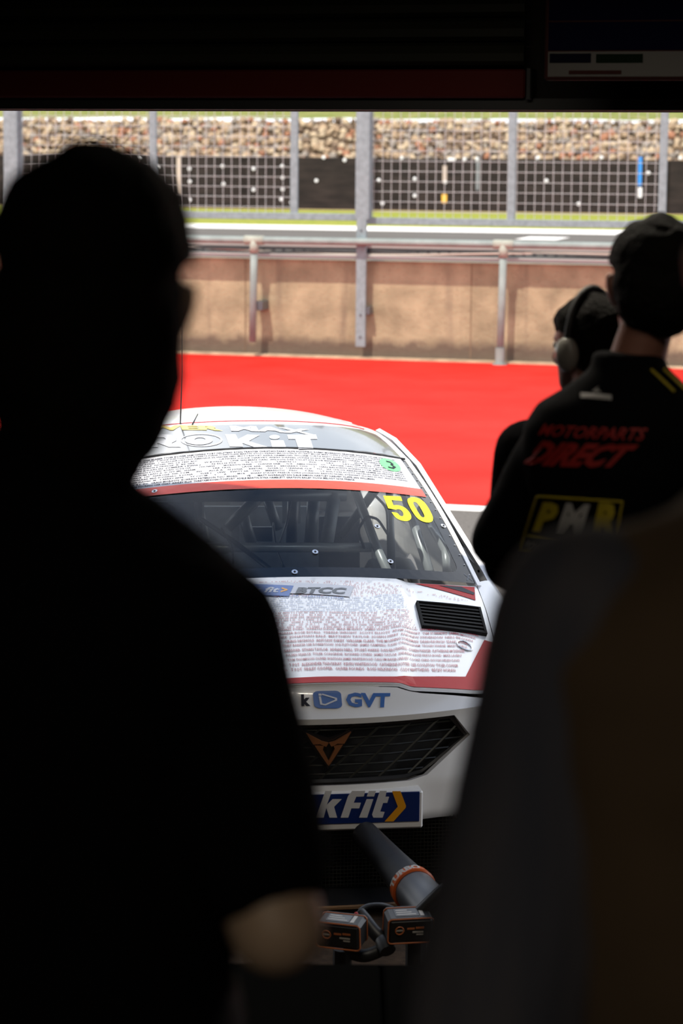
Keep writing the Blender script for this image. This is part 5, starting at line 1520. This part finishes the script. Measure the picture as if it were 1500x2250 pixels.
def hand_pieces(w, d, pn, side, curl=0.5, k=1.0):
    """w wrist, d finger direction, pn palm normal; side = +1 thumb towards d x pn"""
    d = np.asarray(d, float); d /= np.linalg.norm(d)
    pn = np.asarray(pn, float); pn = pn - d * (pn @ d); pn /= np.linalg.norm(pn)
    t = np.cross(d, pn) * side
    w = np.asarray(w, float)
    P = [capsule(w - d * 0.02, w + d * 0.02, 0.026 * k, 0.024 * k)]
    for x in (-0.028, -0.010, 0.010, 0.028):
        P.append(capsule(w + d * 0.02 + t * x * 0.7 * k, w + d * 0.088 * k + t * x * k, 0.015 * k, 0.012 * k))
    for x, L in ((0.030, 0.072), (0.010, 0.082), (-0.011, 0.076), (-0.031, 0.060)):
        p = w + d * 0.088 * k + t * x * k
        a = curl * 0.5
        for seg, r in ((0.42, 0.0092), (0.32, 0.0085), (0.26, 0.0075)):
            v = d * math.cos(a) + pn * math.sin(a)
            q = p + v * L * seg * k
            P.append(capsule(p, q, r * k, r * 0.93 * k, 10, 3))
            p = q; a += curl
    p = w + d * 0.025 * k + t * 0.028 * k
    for seg, (ct, cdv, cp) in ((0.040, (0.75, 0.6, 0.3)), (0.032, (0.45, 0.85, 0.35)), (0.026, (0.2, 0.9, 0.45))):
        v = t * ct + d * cdv + pn * cp; v /= np.linalg.norm(v)
        q = p + v * seg * k
        P.append(capsule(p, q, 0.0115 * k, 0.010 * k, 10, 3)); p = q
    return P
def torso_rings(k, infl, lean=(0, 0), z0=0.86, wide=1.0):
    R = [(0.80, 0.165, 0.115, 0), (0.88, 0.168, 0.12, 0), (0.95, 0.168, 0.122, 0), (1.08, 0.152, 0.108, 0), (1.22, 0.162, 0.115, 0.0), (1.34, 0.180, 0.122, -0.004), (1.41, 0.182, 0.112, -0.010), (1.455, 0.155, 0.092, -0.014), (1.49, 0.098, 0.074, -0.014), (1.52, 0.064, 0.062, -0.010)]
    out = []
    for z, rx, ry, cy in R:
        if z < z0 - 1e-6: continue
        f = max(0, (z - 0.95) / 0.55)
        out.append(ell_ring(lean[0] * f, (cy + lean[1] * f) * k, z * k, (rx * wide + infl) * k, (ry + infl) * k, 28, 2.3))
    return out
def person(name, label, loc, yaw, h, arms, head_turn=0, head_tilt=0, nod=0, lean=(0, 0), headoff=(0, 0), top='jacket', skin='skin', sleeve=1.0, hair=True, seed=1.0, leg_m='trousers', infl=0.022, hairinfl=0.012, wide=1.0, shdz=0.0, vest=None, hair_long=0.0, dropneck=0.0, shx=0.178, col=1.0, hk=1.0):
    k = h / 1.8
    root = thing(name, label, 'person', loc, yaw)
    sh = {}
    neck0 = np.array([lean[0], lean[1] - 0.01 * k, 1.49 * k]); kh = k * hk; hp = np.array([lean[0] + headoff[0], lean[1] + 0.015 * k + headoff[1], 1.564 * k])
    B = [loft(torso_rings(k, 0.0, lean))]
    B.append(capsule(neck0, hp + np.array([0, -0.02, 0.06 * k]), 0.060 * k, 0.054 * k))
    B += head_pieces(hp, head_turn, head_tilt, nod, k * hk)
    J, cuffs = [loft(torso_rings(k, infl, lean, 0.86, wide))], []
    SL_ = []
    for s in (-1, 1):
        S = np.array([s * shx * k * wide + lean[0], lean[1] - 0.008, (1.425 + shdz) * k])
        E_, Wr, d, pn, curl = [np.asarray(x, float) if i < 4 else x for i, x in enumerate(arms[s])]
        B.append(capsule(S, E_, 0.052 * k, 0.041 * k)); B.append(capsule(E_, Wr, 0.041 * k, 0.028 * k))
        B += hand_pieces(Wr, d, pn, -s, curl, k)
        tr = [capsule(np.array([lean[0] + s * 0.07 * k, lean[1] - 0.01, 1.47 * k]), S, 0.052 * k, (0.052 + infl) * k)]
        A_ = []
        if sleeve <= 1:
            A_.append(capsule(S, S + (E_ - S) * sleeve, (0.055 + infl) * k, (0.045 + infl) * k))
        else:
            A_.append(capsule(S, E_, (0.055 + infl) * k, (0.046 + infl) * k)); A_.append(capsule(E_, E_ + (Wr - E_) * (sleeve - 1), (0.046 + infl) * k, (0.032 + infl) * k))
        if vest: SL_.append(A_); J += tr
        else: J += tr + A_
        H_ = np.array([s * 0.09 * k, 0, 0.90 * k]); K_ = np.array([s * 0.10 * k, 0.02, 0.50 * k]); An = np.array([s * 0.11 * k, -0.02, 0.09 * k])
        B.append(capsule(H_, K_, 0.082 * k, 0.056 * k)); B.append(capsule(K_, An, 0.056 * k, 0.038 * k))
        B.append(capsule(An - (0, 0.02, 0.045 * k), An + (0, 0.14, -0.055 * k), 0.036 * k, 0.030 * k))
    vox('body', B, 0.0065, 3, M[skin], root)
    J.append(loft([ell_ring(lean[0], lean[1] - 0.012 * k, z * k, r * k * col, (r + 0.004) * k * col, 24) for z, r in ((1.46, 0.092), (1.50, 0.078), (1.545 + dropneck, 0.073))]))
    jk = vox(top, J, 0.011, 5, M[vest or top_m[top]], root, 0.006, 8.0, seed)
    if vest:
        for s, A_ in zip((-1, 1), SL_):
            vox('sleeve', A_, 0.009, 3, M['shirt'], root, 0.004, 14.0, seed + s, None, 0.35)
    T = [loft(torso_rings(k, 0.008, lean, 0.80)[:4])]
    for s in (-1, 1):
        T.append(capsule((s * 0.088 * k, 0, 0.90 * k), (s * 0.10 * k, 0.02, 0.50 * k), 0.095 * k, 0.072 * k)); T.append(capsule((s * 0.10 * k, 0.02, 0.50 * k), (s * 0.11 * k, -0.015, 0.13 * k), 0.072 * k, 0.062 * k))
    vox('trousers', T, 0.013, 4, M[leg_m], root, 0.006, 7.0, seed)
    for s in (-1, 1):
        vox('shoe', [capsule((s * 0.11 * k, -0.05, 0.055), (s * 0.115 * k, 0.16, 0.050), 0.056, 0.050), capsule((s * 0.11 * k, -0.03, 0.06), (s * 0.11 * k, -0.02, 0.14), 0.056, 0.05), box(s * 0.11 * k - 0.05, s * 0.11 * k + 0.05, -0.10, 0.20, 0.002, 0.03)], 0.010, 2, M['shoe'], root)
    if hair:
        Hh = []
        e = hairinfl
        cap = [(0.150, -0.012, 0.0755 + e, 0.090 + e), (0.18, -0.010, 0.073 + e, 0.092 + e), (0.205, -0.010, 0.062 + e, 0.080 + e), (0.226, -0.008, 0.042 + e, 0.056 + e), (0.236 + e, -0.008, 0.014, 0.018)]
        Hh.append(loft([ell_ring(0, cy * kh, z * kh, rx * kh, ry * kh, 26) for z, cy, rx, ry in cap]))
        Hh.append(ellipsoid((0, -0.040 * kh, (0.120 - hair_long / 2) * kh), ((0.074 + e) * kh, (0.066 + e) * kh, (0.095 + hair_long / 2) * kh)))
        vox('hair', [head_xf(p, hp, head_turn, head_tilt, nod) for p in Hh], 0.008, 3, M['hair'], root, 0.005, 26.0, seed)
    for s in (-1, 1):
        ec = head_xf(([(s * 0.031 * k, 0.083 * k, 0.116 * k)], []), hp, head_turn, head_tilt, nod)[0][0]
        mk('eye', ellipsoid(ec, (0.011 * k,) * 3, 10, 8), M['eye'], root, smooth=True)
    return root, jk, hp, k
top_m = {'jacket': 'jacket', 'team_jacket': 'teamjacket', 'gilet': 'vest', 'coat': 'jacket'}
# nearest head, left
P1x = -0.252
person('person', 'person in black with bare elbow at the left, back of head nearest the camera', (P1x, 2.0, PZ), 0.0, 1.843,
       {1: ((0.200, -0.125, 1.20), (0.21, 0.10, 1.13), (0, 1, 0), (-1, 0, 0), 0.6), -1: ((-0.25, -0.03, 1.17), (-0.24, 0.10, 0.95), (0, 0.4, -1), (1, 0, 0), 0.5)},
       head_turn=0.0, head_tilt=0.05, headoff=(0.027, 0.0), top='jacket', skin='skin2', sleeve=0.80, seed=2.0, hair_long=0.085, dropneck=0.03, shx=0.146, shdz=-0.04, wide=0.92, infl=0.014, col=0.84, hk=1.0, hairinfl=0.012)
# brown gilet, right
person('person', 'person in brown gilet over blue-grey ribbed sleeves at the right, very close', (0.347, 1.70, PZ), 0.0, 1.89,
       {-1: ((-0.225, -0.03, 1.19), (-0.24, 0.06, 0.94), (0, 0.3, -1), (1, 0, 0), 0.5), 1: ((0.26, -0.02, 1.19), (0.27, 0.08, 0.94), (0, 0.3, -1), (-1, 0, 0), 0.5)},
       top='gilet', sleeve=1.85, seed=5.0, vest='vest', infl=0.022, shx=0.150)
# team jacket
P3y = 4.45
r3, j3, hp3, k3 = person('person', 'person in black team jacket with red and yellow sponsor prints across the back', (0.505, P3y, PZ), -0.30, 1.70,
       {-1: ((-0.195, 0.02, 1.10), (-0.13, 0.20, 1.05), (1, 0.5, 0.1), (0, 0, -1), 0.6), 1: ((0.195, 0.02, 1.10), (0.13, 0.20, 1.05), (-1, 0.5, 0.1), (0, 0, -1), 0.6)},
       head_turn=0.35, head_tilt=0.05, nod=-0.05, lean=(0.045, 0.02), headoff=(0.035, 0.0), top='team_jacket', sleeve=1.9, seed=8.0, infl=0.026, shdz=-0.075, shx=0.150, hk=1.14, dropneck=0.02)
me = j3.data
bv = BVHTree.FromPolygons([v.co for v in me.vertices], [p.vertices for p in me.polygons])
R3 = rotz(0.30)
def bk(x, z):
    h = bv.ray_cast(Vector((x, -0.8, z)), Vector((0, 1, 0)))
    y = h[0].y if h[0] is not None else -0.12
    return np.array([x, y, z])
def bkp_(x, z): return bk(x, z) + np.array([0, -0.004, 0])
def j_loc(px, py):
    w = at(px, py, P3y - 0.14)
    for _ in range(4):
        q = R3 @ (w - np.array([0.505, P3y, PZ]))
        hit = bk(q[0], q[2])
        ww = R3.T @ hit + np.array([0.505, P3y, PZ])
        w = at(px, py, ww[1])
    q = R3 @ (w - np.array([0.505, P3y, PZ]))
    return (q[0], q[2])
def jprint(name, vf, quadpx, m, bounds=None):
    q = [j_loc(*p) for p in quadpx]
    return mk(name, print_on(vf, bkp_, q, 0.0, bounds), M[m], j3)
jprint('print_motor', text2d('MOTORPARTS', 0.02, 0.3), [(1182, 955), (1418, 968), (1424, 940), (1190, 930)], 'print_r')
jprint('print_direct', text2d('DIRECT', 0.05, 0.35), [(1150, 1018), (1375, 1026), (1405, 976), (1178, 966)], 'print_r')
def jstroke(name, pts, w, m):
    P = [bkp_(*j_loc(*p)) for p in dens_open(pts, 8)]
    return mk(name, tube(P, w, 6), M[m], j3)
def dens_open(pts, step):
    out = []
    for i in range(len(pts) - 1):
        a, b = np.array(pts[i], float), np.array(pts[i + 1], float)
        n = max(1, int(np.linalg.norm(b - a) / step))
        out += [tuple(a + (b - a) * t / n) for t in range(n)]
    return out + [pts[-1]]
jstroke('print_frame', [(1180, 1090), (1368, 1102), (1345, 1222), (1142, 1206), (1180, 1090)], 0.0022, 'print_y')
jstroke('print_frame', [(1158, 1176), (1350, 1190)], 0.0016, 'print_y')
jprint('print_p', text2d('P', 0.06, 0.15), [(1170, 1166), (1220, 1168), (1230, 1104), (1186, 1102)], 'print_y')
jprint('print_m', text2d('M', 0.06, 0.15), [(1222, 1168), (1285, 1174), (1297, 1108), (1236, 1104)], 'print_w')
jprint('print_r', text2d('R', 0.06, 0.15), [(1300, 1176), (1352, 1180), (1362, 1104), (1308, 1100)], 'print_y')
jprint('print_small', text2d('POWER MAXED RACING', 0.01, 0.2), [(1150, 1200), (1335, 1214), (1340, 1200), (1156, 1186)], 'print_w')
jprint('print_bar', ([(0, 0.1), (1, 0), (1, 0.9), (0, 1)], [(0, 1, 2, 3)]), [(1276, 874), (1344, 878), (1344, 866), (1276, 862)], 'print_w')
jprint('print_mark', ([(0, 0), (1, 0), (0.55, 0.5), (0.8, 1), (0.4, 0.6)], [(0, 1, 2, 3, 4)]), [(1300, 860), (1322, 861), (1322, 848), (1300, 847)], 'print_w')
def surf_line(name, pts, w, m):
    P = []
    for p in dens_open(pts, 6):
        rr = ray(*p)
        o_ = R3 @ (CAM - np.array([0.505, P3y, PZ])); d_ = R3 @ rr
        h = bv.ray_cast(Vector(o_), Vector(d_).normalized())
        if h[0] is not None: P.append(np.array(h[0]) + np.array(h[1]) * 0.002)
    if len(P) > 2: mk(name, tube(P, w, 6), M[m], j3)
surf_line('piping', [(1290, 806), (1240, 835), (1190, 862), (1150, 890), (1118, 930), (1100, 965)], 0.0035, 'print_y')
for dx in (0, 28, 56):
    surf_line('piping', [(1428 + dx, 812), (1455 + dx, 838), (1480 + dx, 862)], 0.003, 'print_y')
# shorter onlooker in front with ear defenders
P4 = (0.535, 4.92, PZ)
r4, j4, hp4, k4 = person('person', 'shorter person with ear defenders, mostly hidden behind the team jacket wearer', P4, 0.25, 1.555,
       {-1: ((-0.165, 0.03, 0.98), (-0.10, 0.16, 1.04), (1, 0.5, 0.3), (0, 0, -1), 0.7), 1: ((0.165, 0.03, 0.98), (0.10, 0.16, 1.04), (-1, 0.5, 0.3), (0, 0, -1), 0.7)},
       head_turn=0.5, head_tilt=-0.04, top='coat', sleeve=1.9, seed=12.0, wide=1.0, infl=0.024)
def h4(vf): return head_xf(vf, hp4, 0.5, -0.04)
for s in (-1, 1):
    mk('ear_cup', h4(ellipsoid((s * 0.080, -0.004, 0.088), (0.020, 0.030, 0.038))), M['cupgrey'], r4, smooth=True)
mk('headband', h4(tube([(0.082 * math.cos(t), -0.006, 0.09 + 0.133 * math.sin(t)) for t in np.linspace(0, math.pi, 17)], 0.008, 8)), M['blackm'], r4, smooth=True)
